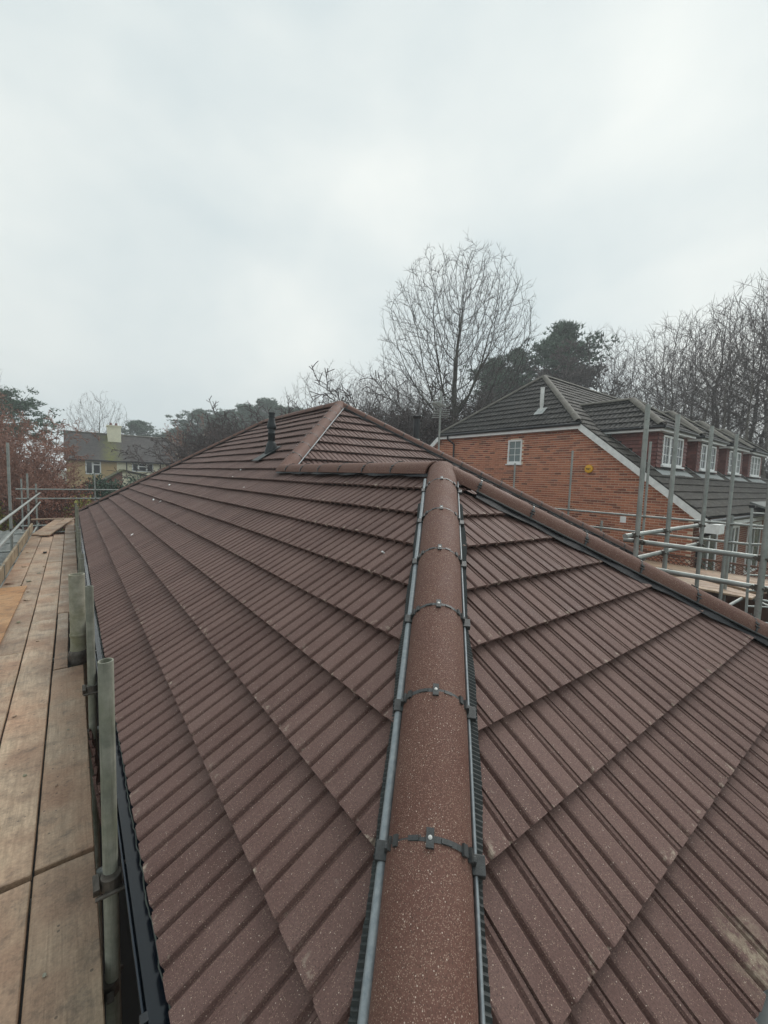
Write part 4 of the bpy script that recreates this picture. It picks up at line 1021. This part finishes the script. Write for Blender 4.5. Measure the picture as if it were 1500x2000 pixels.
# ------------------------------------------------------------------ far cream and tan house, its lean-to
ch = tag(empty('far_house', (3, 49, GZ)), 'two-tone tan and cream rendered house with mossy dark roof', 'house'); co = Vector((3, 49, GZ))
class CB(MB):
    def build(s, name, mt, parent=None, **k):
        s.V = [tuple(Vector(v) - co) for v in s.V]; return MB.build(s, name, mt, parent, **k)
HXa, HXm, HXb, HY0, HY1, HZE, HZR = -.5, 3.28, 9.5, 46, 52.5, 2.33, 4.85
m = CB(); m.box((HXa, HY0, GZ), (HXm, HY1, HZE)); m.poly([(HXa, HY0, HZE), (HXa, HY1, HZE), (HXa, (HY0 + HY1) / 2, HZR - .1)]); m.build('wall', M['render_tan'], ch)
CB().box((HXm, HY0 + .001, GZ), (HXb, HY1, HZE)).build('wall', M['render_cream'], ch)
ym = (HY0 + HY1) / 2
m = CB(); m.poly([(HXa - .15, HY0 - .3, HZE - .12), (HXb, HY0 - .3, HZE - .12), (HXb, ym, HZR), (HXa - .15, ym, HZR)], .1, (0, -.6, .8)); m.poly([(HXb, HY1 + .3, HZE - .12), (HXa - .15, HY1 + .3, HZE - .12), (HXa - .15, ym, HZR), (HXb, ym, HZR)], .1, (0, .6, .8)); ro = m.build('roof', M['plaintile'], ch)
m = CB(); m.tube((HXa - .2, ym, HZR + .02), (HXb, ym, HZR + .02), .1, k=8); m.build('ridge', M['nridge'], ro)
m = CB(); m.box((2.75, ym - 1.0, 4.0), (3.85, ym + .2, 5.6)); m.box((2.68, ym - 1.06, 5.6), (3.92, ym + .26, 5.72)); m.build('chimney', M['render_cream'], ro)
m = CB(); 
for xx in (3.05, 3.5): m.lathe([(.12, 0), (.1, .3)], (xx, ym - .4, 5.7), 10)
m.build('chimney_pot', M['hang'], ro)
m = CB(); m.box((HXa - .15, HY0 - .40, HZE - .22), (HXm, HY0 - .3, HZE - .1)); m.build('gutter', M['black'], ch); m = CB(); m.box((HXm, HY0 - .40, HZE - .22), (HXb, HY0 - .3, HZE - .1)); m.box((4.02, HY0 - .08, GZ), (4.1, HY0 - .0, HZE - .1)); m.build('gutter', M['black'], ch)
def cwin(xa, xb, za, zb, cuts):
    m = CB(); y = HY0 - .06
    m.box((xa, y, za), (xa + .09, HY0 + .02, zb)); m.box((xb - .09, y, za), (xb, HY0 + .02, zb)); m.box((xa + .09, y, zb - .09), (xb - .09, HY0 + .02, zb)); m.box((xa + .09, y, za), (xb - .09, HY0 + .02, za + .1))
    for x in cuts: m.box((x - .07, y + .002, za + .1), (x + .07, HY0 + .02, zb - .09))
    x0 = cuts[0] + .07; x1 = (cuts[1] - .07) if len(cuts) > 1 else xb - .09
    m.box((x0, y + .003, zb - .36), (x1, HY0 + .02, zb - .27))
    o = m.build('window', M['white'], ch)
    xs = [xa] + list(cuts) + [xb]
    for i in range(len(xs) - 1): CB().poly([(xs[i] + .07, y + .03, za + .1), (xs[i + 1] - .07, y + .03, za + .1), (xs[i + 1] - .07, y + .03, zb - .09), (xs[i] + .07, y + .03, zb - .09)]).build('pane', M['glass'], o)
cwin(.87, 2.04, .92, 2.12, (1.42, )); cwin(4.5, 6.3, 1.27, 2.10, (5.02, 5.72))
lt = tag(empty('outbuilding', (3.2, 40.5, GZ)), 'low brick and cream outbuilding with a pitched roof before the far house', 'outbuilding'); lo = Vector((3.2, 40.5, GZ))
class LBd(MB):
    def build(s, name, mt, parent=None, **k):
        s.V = [tuple(Vector(v) - lo) for v in s.V]; return MB.build(s, name, mt, parent, **k)
m = LBd(); m.poly([(1.6, 40, GZ), (3.2, 40, GZ), (3.2, 40, 1.3), (1.6, 40, .2)], .1, (0, -1, 0)); m.build('wall', M['brickfar'], lt)
m = LBd(); m.poly([(3.2, 39.99, GZ), (7.5, 41.5, GZ), (7.5, 41.5, .3), (3.2, 39.99, 1.32)], .1, (.3, -1, 0)); m.build('wall', M['render_cream'], lt)
m = LBd(); m.poly([(1.3, 39.8, .12), (3.25, 39.8, 1.46), (3.25, 43, 1.46), (1.3, 43, .12)], .1, (-.55, 0, .83)); m.poly([(3.25, 39.8, 1.46), (7.8, 41.3, .4), (7.8, 44, .4), (3.25, 43, 1.46)], .1, (.2, 0, .97)); m.build('roof', M['plaintile'], lt)

# low outbuilding roof below the left scaffold
lr = MB(); V, F = [], []; n = 60
for i in range(n + 1):
    x = -5.5 + 4.1 * i / n
    for (y, dz) in ((11.5, -.12), (19, .1)): V.append((x, y, -1.0 + dz + .03 * math.sin(i * 1.6) + (.1 * i / n)))
for i in range(n): F.append((2 * i, 2 * i + 2, 2 * i + 3, 2 * i + 1))
sd_o = empty('garden_shed', (-3.4, 15, GZ)); tag(sd_o, 'garden shed with grey corrugated sheet roof below the left guard rail', 'shed')
mesh('roof', [tuple(Vector(v) - Vector((-3.4, 15, GZ))) for v in V], F, M['slate'], sd_o)
MB().box((-1.9, -3.3, 0), (1.85, 3.8, 1.35)).build('wall', M['toe'], sd_o)

# ------------------------------------------------------------------ trees
class Grow:
    def __init__(s, seed): s.r = np.random.RandomState(seed); s.S = []
    def branch(s, p, d, L, r, lev, cfg):
        nseg = cfg['seg'][min(lev, len(cfg['seg']) - 1)]; st = L / nseg; pts = [(p.copy(), r)]
        endr = max(cfg['minr'], r * cfg.get('taper', .4)); 
        for i in range(nseg):
            d = d + s.r.normal(0, cfg['wander'][min(lev, len(cfg['wander']) - 1)], 3); d[2] += cfg['up'][min(lev, len(cfg['up']) - 1)]
            d /= np.linalg.norm(d); q = p + d * st; rr = max(cfg['minr'], r + (endr - r) * (i + 1) / nseg)
            s.S.append((p[0], p[1], p[2], q[0], q[1], q[2], pts[-1][1], rr, lev)); p = q; pts.append((p.copy(), rr, d.copy()))
        if lev >= cfg['levels']: return
        nch = cfg['n'][lev]; t0 = cfg['t0'][min(lev, len(cfg['t0']) - 1)]
        for k in range(nch):
            t = t0 + (1 - t0) * (k + s.r.uniform(.1, .9)) / nch; t = min(t, .999); i = min(nseg - 1, int(t * nseg)); f_ = t * nseg - i
            pp = pts[i][0] * (1 - f_) + pts[i + 1][0] * f_; rr = pts[i][1] * (1 - f_) + pts[i + 1][1] * f_; dd = pts[i + 1][2]
            a = math.radians(cfg['ang'][min(lev, len(cfg['ang']) - 1)] * s.r.uniform(.7, 1.25)); az = (k * 2.4 + s.r.uniform(-.5, .5))
            ref = np.array([0, 0, 1.]) if abs(dd[2]) < .9 else np.array([1., 0, 0]); x = np.cross(dd, ref); x /= np.linalg.norm(x); y = np.cross(dd, x)
            nd_ = dd * math.cos(a) + (x * math.cos(az) + y * math.sin(az)) * math.sin(a)
            lr_ = cfg['ratio'][min(lev, len(cfg['ratio']) - 1)] * s.r.uniform(.7, 1.2) * (1 - cfg.get('short', .35) * t)
            s.branch(pp, nd_, L * lr_, max(cfg['minr'], rr * cfg.get('rr', .62)), lev + 1, cfg)
    def meshes(s, k0=6, k1=3, split=1):
        A = np.array(s.S); res = []
        for sel, k in ((A[:, 8] <= split, k0), (A[:, 8] > split, k1)):
            B = A[sel]
            if len(B) == 0: res.append(([], [])); continue
            p, q = B[:, :3], B[:, 3:6]; t = q - p; t /= np.linalg.norm(t, axis=1)[:, None] + 1e-9
            ref = np.where(np.abs(t[:, 2:3]) < .9, np.array([[0, 0, 1.]]), np.array([[1., 0, 0]])); x = np.cross(t, ref); x /= np.linalg.norm(x, axis=1)[:, None]; y = np.cross(t, x)
            an = 2 * np.pi * np.arange(k) / k; ca, sa = np.cos(an), np.sin(an)
            ringv = x[:, None, :] * ca[None, :, None] + y[:, None, :] * sa[None, :, None]
            V = np.concatenate([p[:, None, :] + ringv * B[:, 6][:, None, None], q[:, None, :] + ringv * B[:, 7][:, None, None]], 1)   # n,2k,3
            n = len(B); base = np.arange(n)[:, None] * 2 * k; i = np.arange(k); j = (i + 1) % k
            F = np.stack([base + i, base + j, base + k + j, base + k + i], -1).reshape(-1, 4)
            res.append((V.reshape(-1, 3), F))
        return res
def np_mesh(name, V, F, mt):
    me = bpy.data.meshes.new(name); n = len(V); k = F.shape[1]
    me.vertices.add(n); me.vertices.foreach_set('co', np.asarray(V, np.float32).ravel()); me.loops.add(F.size); me.loops.foreach_set('vertex_index', F.astype(np.int32).ravel())
    me.polygons.add(len(F)); me.polygons.foreach_set('loop_start', np.arange(0, F.size, k, dtype=np.int32)); me.materials.append(mt); me.update(calc_edges=True); me.validate(); return me
def make_tree(cfg, seed, barkm, twigm, split=1):
    gr = Grow(seed)
    for k in range(cfg.get('stems', 1)):
        lean = cfg.get('lean', .05); rr = gr.r
        a = k * 2.4 + rr.uniform(0, 1); d = np.array([math.cos(a) * lean * (1 + rr.uniform(-.3, .6)), math.sin(a) * lean * (1 + rr.uniform(-.3, .6)), 1.]); d /= np.linalg.norm(d)
        off = np.array([math.cos(a), math.sin(a), 0]) * cfg.get('spread', 0)
        gr.branch(off + np.array([0, 0, -.1]), d, cfg['L'] * rr.uniform(.85, 1.1), cfg['r'], 0, cfg)
    (V0, F0), (V1, F1) = gr.meshes(split=split)
    top = max(V1[:, 2].max() if len(V1) else 0, V0[:, 2].max())
    return np_mesh('trunk', V0, F0, barkm), (np_mesh('crown', V1, F1, twigm) if len(V1) else None), top
def put_tree(name, data, x, y, height, label, group=None, rot=0.0, cat='tree', wide=1.0):
    tr_, cr_, top = data; s = height / top
    e_ = empty(name, (x, y, GZ)); e_.rotation_euler = (0, 0, rot); e_.scale = (s * wide, s * wide, s)
    inst('trunk', tr_, e_)
    if cr_: inst('crown', cr_, e_)
    tag(e_, label, cat, group); return e_
def colonize(seed, attr, trunk, step, di, dk, up=.1, jit=.12, minr=.012, pw=2.4, twig=.7, ntw=2, split=.045, droop=0.0, rmax=None, rise=.35, inert=.8):
    """grow limbs towards scattered points, then thicken them from the tips down"""
    r = np.random.RandomState(seed); nodes = []; par = []
    for stem in trunk:
        prev = -1
        for q in stem: nodes.append(np.array(q, float)); par.append(prev); prev = len(nodes) - 1
    ndist = np.full(len(attr), 1e9); ni = np.zeros(len(attr), int); done = 0; kids = {}
    for it in range(140):
        new = np.array(nodes[done:])
        if len(new):
            D = np.linalg.norm(attr[:, None, :] - new[None], axis=2); k = D.argmin(1); dm = D[np.arange(len(attr)), k]; up_m = dm < ndist; ndist[up_m] = dm[up_m]; ni[up_m] = k[up_m] + done
        done = len(nodes)
        keep = ndist > dk; attr, ndist, ni = attr[keep], ndist[keep], ni[keep]
        act = ndist < di
        if not act.any(): break
        any_new = False
        for n_ in np.unique(ni[act]):
            m = act & (ni == n_); v = attr[m] - nodes[n_]; v /= np.linalg.norm(v, axis=1)[:, None]; d = v.mean(0); d /= np.linalg.norm(d) + 1e-6; d = d + inert * (nodes[n_] - nodes[par[n_]] if par[n_] >= 0 else np.zeros(3)) / step + r.normal(0, jit, 3); d[2] += up; d[2] = max(d[2], rise * np.hypot(d[0], d[1])); L = np.linalg.norm(d)
            if L < 1e-3: continue
            q = nodes[n_] + d / L * step
            if any(np.linalg.norm(q - c) < step * .35 for c in kids.get(n_, [])): continue
            kids.setdefault(n_, []).append(q); nodes.append(q); par.append(n_); any_new = True
        if not any_new: break
    n = len(nodes); P = np.array(nodes); par = np.array(par); acc = np.zeros(n); child = np.zeros(n, int); rad = np.zeros(n)
    for i in range(n - 1, -1, -1):
        rad[i] = minr if acc[i] == 0 else acc[i] ** (1 / pw)
        if par[i] >= 0: acc[par[i]] += rad[i] ** pw; child[par[i]] += 1
    if rmax: rad = np.where(rad > .03, .03 + (rad - .03) * (rmax - .03) / max(1e-6, rad.max() - .03), rad)
    S = [(*P[par[i]], *P[i], min(rad[par[i]], rad[i] * 1.35), rad[i], 0 if rad[i] > split else 2) for i in range(n) if par[i] >= 0]
    thin = np.where(rad < minr * 2.6)[0]
    for i in thin:
        if par[i] < 0: continue
        d0 = P[i] - P[par[i]]; d0 /= np.linalg.norm(d0) + 1e-9
        for k in range(ntw + (1 if child[i] == 0 else 0) - (r.rand() < .4)):
            d = d0 + r.normal(0, .5, 3); d[2] += .2 - droop; d /= np.linalg.norm(d); p0 = P[i]; L = twig * r.uniform(.5, 1.2) / 2
            for j in range(2):
                d = d + r.normal(0, .13, 3); d[2] += .05 - droop; d /= np.linalg.norm(d); q = p0 + d * L; S.append((*p0, *q, minr * (.9 - .2 * j), minr * (.7 - .2 * j), 2)); p0 = q
    return S
def dome(seed, n, c, rad, zmin, shell=.55):
    r = np.random.RandomState(seed); out_ = []
    while len(out_) < n:
        v = r.normal(0, 1, 3); v /= np.linalg.norm(v); q = v * r.uniform(0, 1) ** shell * (1 + .05 * math.sin(3 * math.atan2(v[1], v[0]) + seed)); q = np.array(c) + q * np.array(rad)
        if q[2] > zmin: out_.append(q)
    return np.array(out_)
def col_tree(S, bm_, tm_):
    gr = Grow(0); gr.S = S; (V0, F0), (V1, F1) = gr.meshes(6, 3, 1)
    return np_mesh('trunk', V0, F0, bm_), np_mesh('crown', V1, F1, tm_), max(V1[:, 2].max(), V0[:, 2].max())
def stem(h, n, lean=(0, 0), x=0, y=0, wob=.1, seed=0):
    r = np.random.RandomState(seed); return [(x + lean[0] * i / n * h + (r.normal(0, wob) if i else 0), y + lean[1] * i / n * h + (r.normal(0, wob) if i else 0), -.1 + h * i / n) for i in range(n + 1)]
oak = col_tree(colonize(3, dome(3, 8000, (0, 0, 12.4), (5.1, 5.1, 6.6), 6.6, .42), [stem(5.0, 9, (.02, 0), seed=1)], .32, 3.2, .38, up=.05, jit=.07, minr=.0085, twig=.42, ntw=2, rmax=.32), M['oakbark'], M['twig'])
oak2 = col_tree(colonize(9, dome(9, 4000, (0, 0, 10.2), (5.4, 5.4, 6.0), 5.0, .42), [stem(4.4, 8, seed=2)], .45, 3.0, .7, up=.05, jit=.08, minr=.011, twig=.45, ntw=2, rmax=.32), M['oakbark'], M['twig'])
def birch(seed, stems, rx, H):
    r = np.random.RandomState(seed); A = dome(seed, 1800, (0, 0, H * .62), (rx, rx, H * .40), H * .25, .5)
    st = []
    for k in range(stems):
        a = 2.4 * k + r.uniform(0, 1); l = .0 if stems == 1 else .09; st.append(stem(H * .62, 14, (math.cos(a) * l + r.normal(0, .02), math.sin(a) * l + r.normal(0, .02)), math.cos(a) * .2 * (stems > 1), math.sin(a) * .2 * (stems > 1), .05, seed + k))
    return col_tree(colonize(seed, A, st, .38, 2.8, .50, up=.2, jit=.13, minr=.009, twig=.6, ntw=2, split=.03, droop=.1, rmax=.10, rise=.6), M['birchbark'], M['birchtwig'])
BIR = dict(L=11, r=.13, levels=4, n=[13, 7, 5, 3], t0=[.22, .15, .1, .1], seg=[12, 7, 4, 3], wander=[.06, .10, .15, .2], up=[.03, .07, .03, -.06], ang=[38, 36, 38, 40], ratio=[.42, .45, .5, .6], short=.5, rr=.5, minr=.010, taper=.15)
birches = [birch(30, 1, 2.2, 15), birch(31, 1, 1.9, 15), birch(32, 2, 2.6, 14), birch(33, 3, 3.0, 14), birch(34, 1, 2.5, 13), birch(35, 2, 2.3, 15)]
put_tree('oak_tree', oak, 20.1, 19.1, 19.4, 'largest bare spreading oak tree standing behind both roofs', rot=1.0, wide=1.0)
put_tree('oak_tree', oak2, 21.0, 37.5, 15.6, 'bare round-headed oak tree directly behind the far roof ridge', rot=.3, wide=1.05)
def polar(az, d): return CAM[0] + d * math.sin(R_(az)), CAM[1] + d * math.cos(R_(az))
rt = random.Random(77)
LBW = 'slender bare birch in the wood beyond the brick house'
for (az, d, zt) in ((64.2, 40, 15.3), (65.8, 44, 15.8), (67.5, 40, 14.2), (69.2, 44, 15.5), (70.4, 36, 14.2), (71.6, 42, 16.0), (72.6, 38, 14.8), (73.6, 45, 17.0), (74.6, 35, 13.9), (75.6, 40, 15.8), (76.4, 33, 13.8), (77.4, 38, 16.0), (78.2, 31.5, 13.5), (79.2, 36, 15.5), (80.2, 32, 14.2), (81.3, 36, 15.5), (60.5, 52, 15.5), (67, 56, 17), (72, 58, 18), (77, 58, 20)):
    x, y = polar(az, d); put_tree('birch_tree', birches[rt.randrange(6)], x, y, zt - GZ, LBW, 'birches beyond the brick house', rt.uniform(0, 6.28), wide=rt.uniform(.9, 1.2))
LBT = 'thin bare tree in the thicket behind the stove flue and aerial'
for (az, d, zt) in ((33.2, 42, 12.6), (34.6, 46, 13.5), (36.2, 40, 12.9), (37.6, 48, 13.8), (39, 41, 12.6), (40.2, 36, 10.4), (41.8, 45, 12.6), (43, 38, 10), (44.6, 46, 12.5), (36.8, 34, 8.6), (38.4, 33, 8.4), (41, 33, 8.0), (42.6, 32, 7.6), (44, 34, 8.6), (46, 40, 10.5), (48.5, 42, 11.5), (50.5, 44, 12), (52.5, 40, 10.5), (34.2, 34, 7.8), (31.6, 40, 8.6)):
    x, y = polar(az, d); put_tree('thin_tree', birches[rt.randrange(6)], x, y, zt - GZ, LBT, 'thin trees behind the aerial', rt.uniform(0, 6.28), wide=rt.uniform(1.0, 1.4))
SHR = dict(L=4.2, r=.05, levels=3, n=[9, 6, 4], t0=[.12, .1, .1], seg=[8, 5, 3], wander=[.10, .15, .2], up=[.03, .04, .02], ang=[36, 40, 42], ratio=[.5, .5, .55], rr=.6, minr=.011, stems=9, lean=.38, spread=.25, taper=.25)
shrubs = [make_tree(SHR, 60 + k, M['drytwig'] if k == 2 else M['twig'], M['drytwig'] if k == 2 else M['birchtwig'], 0) for k in range(3)]
LBS = 'bare twiggy shrub growing behind the brown main roof'
for k in range(70):
    az = 14.6 + 32 * k / 70 + rt.uniform(-.4, .4); d = rt.uniform(27, 42); zt = 4.4 + (az - 8) * .07 + rt.uniform(-1.2, 1.0)
    x, y = polar(az, d); put_tree('bare_shrub', shrubs[k % 2], x, y, zt - GZ, LBS, 'shrubs behind the main roof', rt.uniform(0, 6.28), 'shrub', rt.uniform(1, 1.3))
LBU = 'dark bare undergrowth shrub in the wood past the dormers'
for k in range(26):
    az = 58 + 25 * k / 26 + rt.uniform(-.3, .3); d = rt.uniform(34, 48); zt = 4.6 + rt.uniform(-1.5, 1.6)
    x, y = polar(az, d); put_tree('undergrowth_shrub', shrubs[rt.randrange(2)], x, y, zt - GZ, LBU, 'undergrowth in the wood', rt.uniform(0, 6.28), 'shrub', rt.uniform(.8, 1.1))
WB = dict(BIR, stems=3, lean=.12, spread=.3, L=7, r=.10, n=[9, 6, 4, 2], t0=[.4, .2, .2, .1])
wbt = make_tree(WB, 71, M['whitebark'], M['redtwig'], 0)
x, y = polar(12.2, 36); put_tree('birch_tree', wbt, x, y, 6.2 - GZ, 'multi-stemmed birch with pale trunks beside the far house', rot=1)
# far left bare tree and low trees
x, y = polar(2.6, 60); put_tree('oak_tree', oak2, x, y, 13.4, 'bare oak tree rising behind the tan house roof', rot=2.2, wide=.8)
# pines
def pine(seed, H, crown0, rad, flat, n_tuft, split_brown=0.0, lean=0.0):
    gr = Grow(seed); r = gr.r
    p = np.array([0, 0, -.1]); d = np.array([lean, 0, 1.]); d /= np.linalg.norm(d)
    S = gr.S; pts = [p]; n = 12
    for i in range(n):
        d = d + r.normal(0, .04, 3); d[2] += .03; d /= np.linalg.norm(d); q = pts[-1] + d * H * .93 / n; r0 = .026 * H * (1 - i / n * .8) * .6; S.append((*pts[-1], *q, r0, r0 * .93, 0)); pts.append(q)
    pts = np.array(pts); tips = []
    nb_ = 44
    for k in range(nb_):
        t = crown0 + (1 - crown0) * (k + r.rand()) / nb_; i = min(n - 1, int(t * n)); b = pts[i] + (pts[i + 1] - pts[i]) * (t * n - i)
        prof = math.sin(math.pi * min(1, .22 + .78 * ((t - crown0) / (1 - crown0)))) ** .7 if flat else (1 - .75 * (t - crown0) / (1 - crown0))
        L = rad * prof * r.uniform(.55, 1.1); az = k * 2.4 + r.uniform(-.4, .4); dd = np.array([math.cos(az), math.sin(az), r.uniform(.05, .5)]); dd /= np.linalg.norm(dd)
        q0 = b; m = 5
        for j in range(m):
            dd = dd + r.normal(0, .13, 3); dd[2] += .05; dd /= np.linalg.norm(dd); q1 = q0 + dd * L / m
            S.append((*q0, *q1, .05 * (1 - j / m) + .012, .05 * (1 - (j + 1) / m) + .012, 1)); q0 = q1
            if j >= 1:
                for _ in range(3): tips.append((q0 + r.normal(0, .14 * L / 2 + .1, 3) * np.array([1, 1, .8]), t))
    (V0, F0), (_, _) = gr.meshes(5, 3, 5)
    tips_t = np.array([q[1] for q in tips]); tips = np.array([q[0] for q in tips]); idx = r.randint(0, len(tips), n_tuft)
    def tufts(ix):
        c = tips[ix] + r.normal(0, .22, (len(ix), 3)) * np.array([1, 1, .55]); m = 5
        c = np.repeat(c, m, 0); dirs = r.normal(0, 1, (len(c), 3)); dirs[:, 2] = np.abs(dirs[:, 2]) + .25; dirs /= np.linalg.norm(dirs, axis=1)[:, None]
        sd = np.cross(dirs, r.normal(0, 1, (len(c), 3))); sd /= np.linalg.norm(sd, axis=1)[:, None]
        ln = r.uniform(.22, .42, (len(c), 1)) * H / 16; wd = r.uniform(.03, .055, (len(c), 1)) * H / 16
        V = np.stack([c - sd * wd, c + sd * wd, c + dirs * ln], 1).reshape(-1, 3); return V, np.arange(len(V)).reshape(-1, 3)
    green = tips_t[idx] > split_brown
    return np_mesh('trunk', V0, F0, M['oakbark']), np_mesh('crown', *tufts(idx[green]), M['pine']), (np_mesh('lower_crown', *tufts(idx[~green]), M['pinebrown']) if (~green).any() else None), H
def put_pine(data, x, y, h, label, group=None, rot=0.0, name='pine_tree', wide=1.0):
    t_, c1_, c2_, H = data; e_ = empty(name, (x, y, GZ)); s = h / H; e_.scale = (s * wide, s * wide, s); e_.rotation_euler = (0, 0, rot); inst('trunk', t_, e_); inst('crown', c1_, e_)
    if c2_: inst('lower_crown', c2_, e_)
    tag(e_, label, 'tree', group); return e_
pA = pine(91, 16, .42, 3.3, True, 3600, .78); pB = pine(92, 16, .45, 3.4, True, 3400, .72); pF = pine(93, 16, .45, 4.2, True, 6000); pF2 = pine(94, 16, .5, 4.6, True, 6000); pC = pine(95, 14, .6, 5.2, True, 5200, 0, .35)
x, y = polar(62.0, 42); put_pine(pA, x, y, 20.0, 'dark pine with green top and brown lower crown above the brick house', rot=.4)
LBP = 'dark pine with dull brown lower crown beside the big oak'
for (az, d, h) in ((54.0, 46, 19.6), (57.8, 48, 20.6), (51.2, 47, 18.0), (59.6, 52, 19)): x, y = polar(az, d); put_pine(pB, x, y, h, LBP, 'pines beside the big oak', az)
LBF = 'distant green pine on the skyline above the left roof edge'
for k, (az, d, zt) in enumerate(((13.4, 90, 14.6), (14.8, 94, 14.0), (16.0, 88, 14.2), (17.4, 92, 15), (18.8, 86, 15.8), (20.2, 90, 16), (21.6, 80, 16.2), (23, 86, 16), (24.6, 84, 15.5), (7.4, 90, 11.5), (9.0, 96, 9.6), (5.0, 95, 9.0), (10.8, 94, 10.8), (12.2, 96, 12.4), (26.2, 82, 15), (28, 84, 15), (30, 80, 14.5))):
    x, y = polar(az, d); put_pine(pF if k % 2 else pF2, x, y, zt - GZ, LBF, 'distant skyline pines', az * 2.1, wide=1.15)
x, y = polar(-2.6, 45); put_pine(pC, x, y, 8.3 - GZ, 'leaning flat-topped pine behind the red-brown bushes', rot=2.6, wide=1.1)
# red-brown bushes on the left
RED = dict(L=5.0, r=.07, levels=4, n=[10, 7, 5, 4], t0=[.15, .12, .1, .1], seg=[8, 5, 4, 2], wander=[.09, .16, .2, .25], up=[.03, .02, .0, -.03], ang=[42, 44, 45, 45], ratio=[.55, .5, .5, .55], rr=.6, minr=.009, stems=6, lean=.4, spread=.25, taper=.25)
reds = [make_tree(RED, 80 + k, M['redtwig'], M['redtwig'], 0) for k in range(2)]
LBR = 'tall red-brown twiggy bush beyond the walkway end'
for (x, y, zt, wd) in ((-3.4, 22.5, 4.1, 1.0), (-2.5, 24.5, 4.2, .9), (-2.1, 26, 3.3, .9), (-4.5, 24, 4.8, 1.0), (-1.5, 23.0, 1.7, .8), (-2.4, 21.5, 2.2, .9)): put_tree('red_bush', reds[rt.randrange(2)], x, y, zt - GZ, LBR, 'red-brown bushes', rt.uniform(0, 6), 'bush', wd)
def leafy(seed, n, rad, h, mt, size):
    r = np.random.RandomState(seed); gr = Grow(seed)
    for k in range(14):
        a = k * 2.4; gr.branch(np.array([0, 0, -.1]), np.array([math.cos(a) * .35, math.sin(a) * .35, 1.]), h * .85, .03, 0, dict(SHR, levels=1, n=[5], minr=.008))
    (V0, F0), _ = gr.meshes(4, 3, 9)
    ct = r.normal(0, 1, (60, 3)); ct /= np.linalg.norm(ct, axis=1)[:, None]; ct *= r.uniform(.35, 1, (60, 1)) ** .5 * np.array([rad, rad, h * .48]); ct[:, 2] += h * .5
    c = ct[r.randint(0, 60, n)] + r.normal(0, .13 * rad, (n, 3)); d = r.normal(0, 1, (n, 3)); d /= np.linalg.norm(d, axis=1)[:, None]; s_2 = np.cross(d, r.normal(0, 1, (n, 3))); s_2 /= np.linalg.norm(s_2, axis=1)[:, None]
    l = size * r.uniform(.7, 1.3, (n, 1)); V = np.stack([c, c + d * l * .5 + s_2 * l * .3, c + d * l, c + d * l * .5 - s_2 * l * .3], 1).reshape(-1, 3)
    return np_mesh('trunk', V0, F0, M['twig']), np_mesh('crown', V, np.arange(len(V)).reshape(-1, 4), mt), h
lau = leafy(5, 4500, 1.3, 3, M['laurel'], .13); yel = leafy(6, 3500, 1.2, 3, M['yleaf'], .12); brn = leafy(7, 6000, 1.3, 3, M['redleaf'], .09)
for k, (x, y, zt, wd) in enumerate(((1.1, 24, 1.05, .9), (2.3, 25, .95, .9), (.6, 26, .75, 1.0))): put_tree('laurel_bush', lau, x, y, zt - GZ, 'dark green glossy laurel bush below the tan house', 'laurel bushes', k * 2, 'bush', wd)
put_tree('yellow_bush', yel, -2.9, 20.4, .4 - GZ, 'yellow-green bush left of the red-brown bushes', None, 1, 'bush', .8)
put_tree('yellow_bush', yel, .1, 21.5, .3 - GZ, 'yellow-green bush at the far corner of the walkway', None, 2, 'bush', .6)
for k, (x, y, zt, wd) in enumerate(((-.9, 21.0, .7, .8), (-1.6, 20.6, .5, .7), (-.3, 22.5, .9, .8))): put_tree('brown_hedge_bush', brn, x, y, zt - GZ, 'russet leafy hedge bush just past the walkway end', 'russet hedge bushes', k * 2, 'bush', wd)
for k, (x, y, zt) in enumerate(((-1.2, 27, 1.6), (.0, 29, .9), (-.6, 31, .9))): put_tree('ochre_shrub', shrubs[2], x, y, zt - GZ, 'ochre twiggy shrub standing before the tan house', 'ochre shrubs', k, 'shrub')
# a weeping birch at the far left edge
x, y = polar(-6.5, 30); put_tree('birch_tree', birches[1], x, y, 7.2 - GZ, 'bare birch rising over the red-brown bushes', rot=2)

# the hazy winter air
hz = MB().box((-140, -60, GZ - 1), (160, 160, 30)).build('haze', M['ground']); stuff(hz)
hm = bpy.data.materials.new('haze_air'); hm.use_nodes = True; t_ = hm.node_tree; t_.nodes.clear()
ho = t_.nodes.new('ShaderNodeOutputMaterial'); pv = t_.nodes.new('ShaderNodeVolumePrincipled'); pv.inputs['Color'].default_value = (.93, .97, 1, 1); pv.inputs['Density'].default_value = .0026; pv.inputs['Anisotropy'].default_value = .2
t_.links.new(pv.outputs[0], ho.inputs['Volume']); hz.data.materials.clear(); hz.data.materials.append(hm)
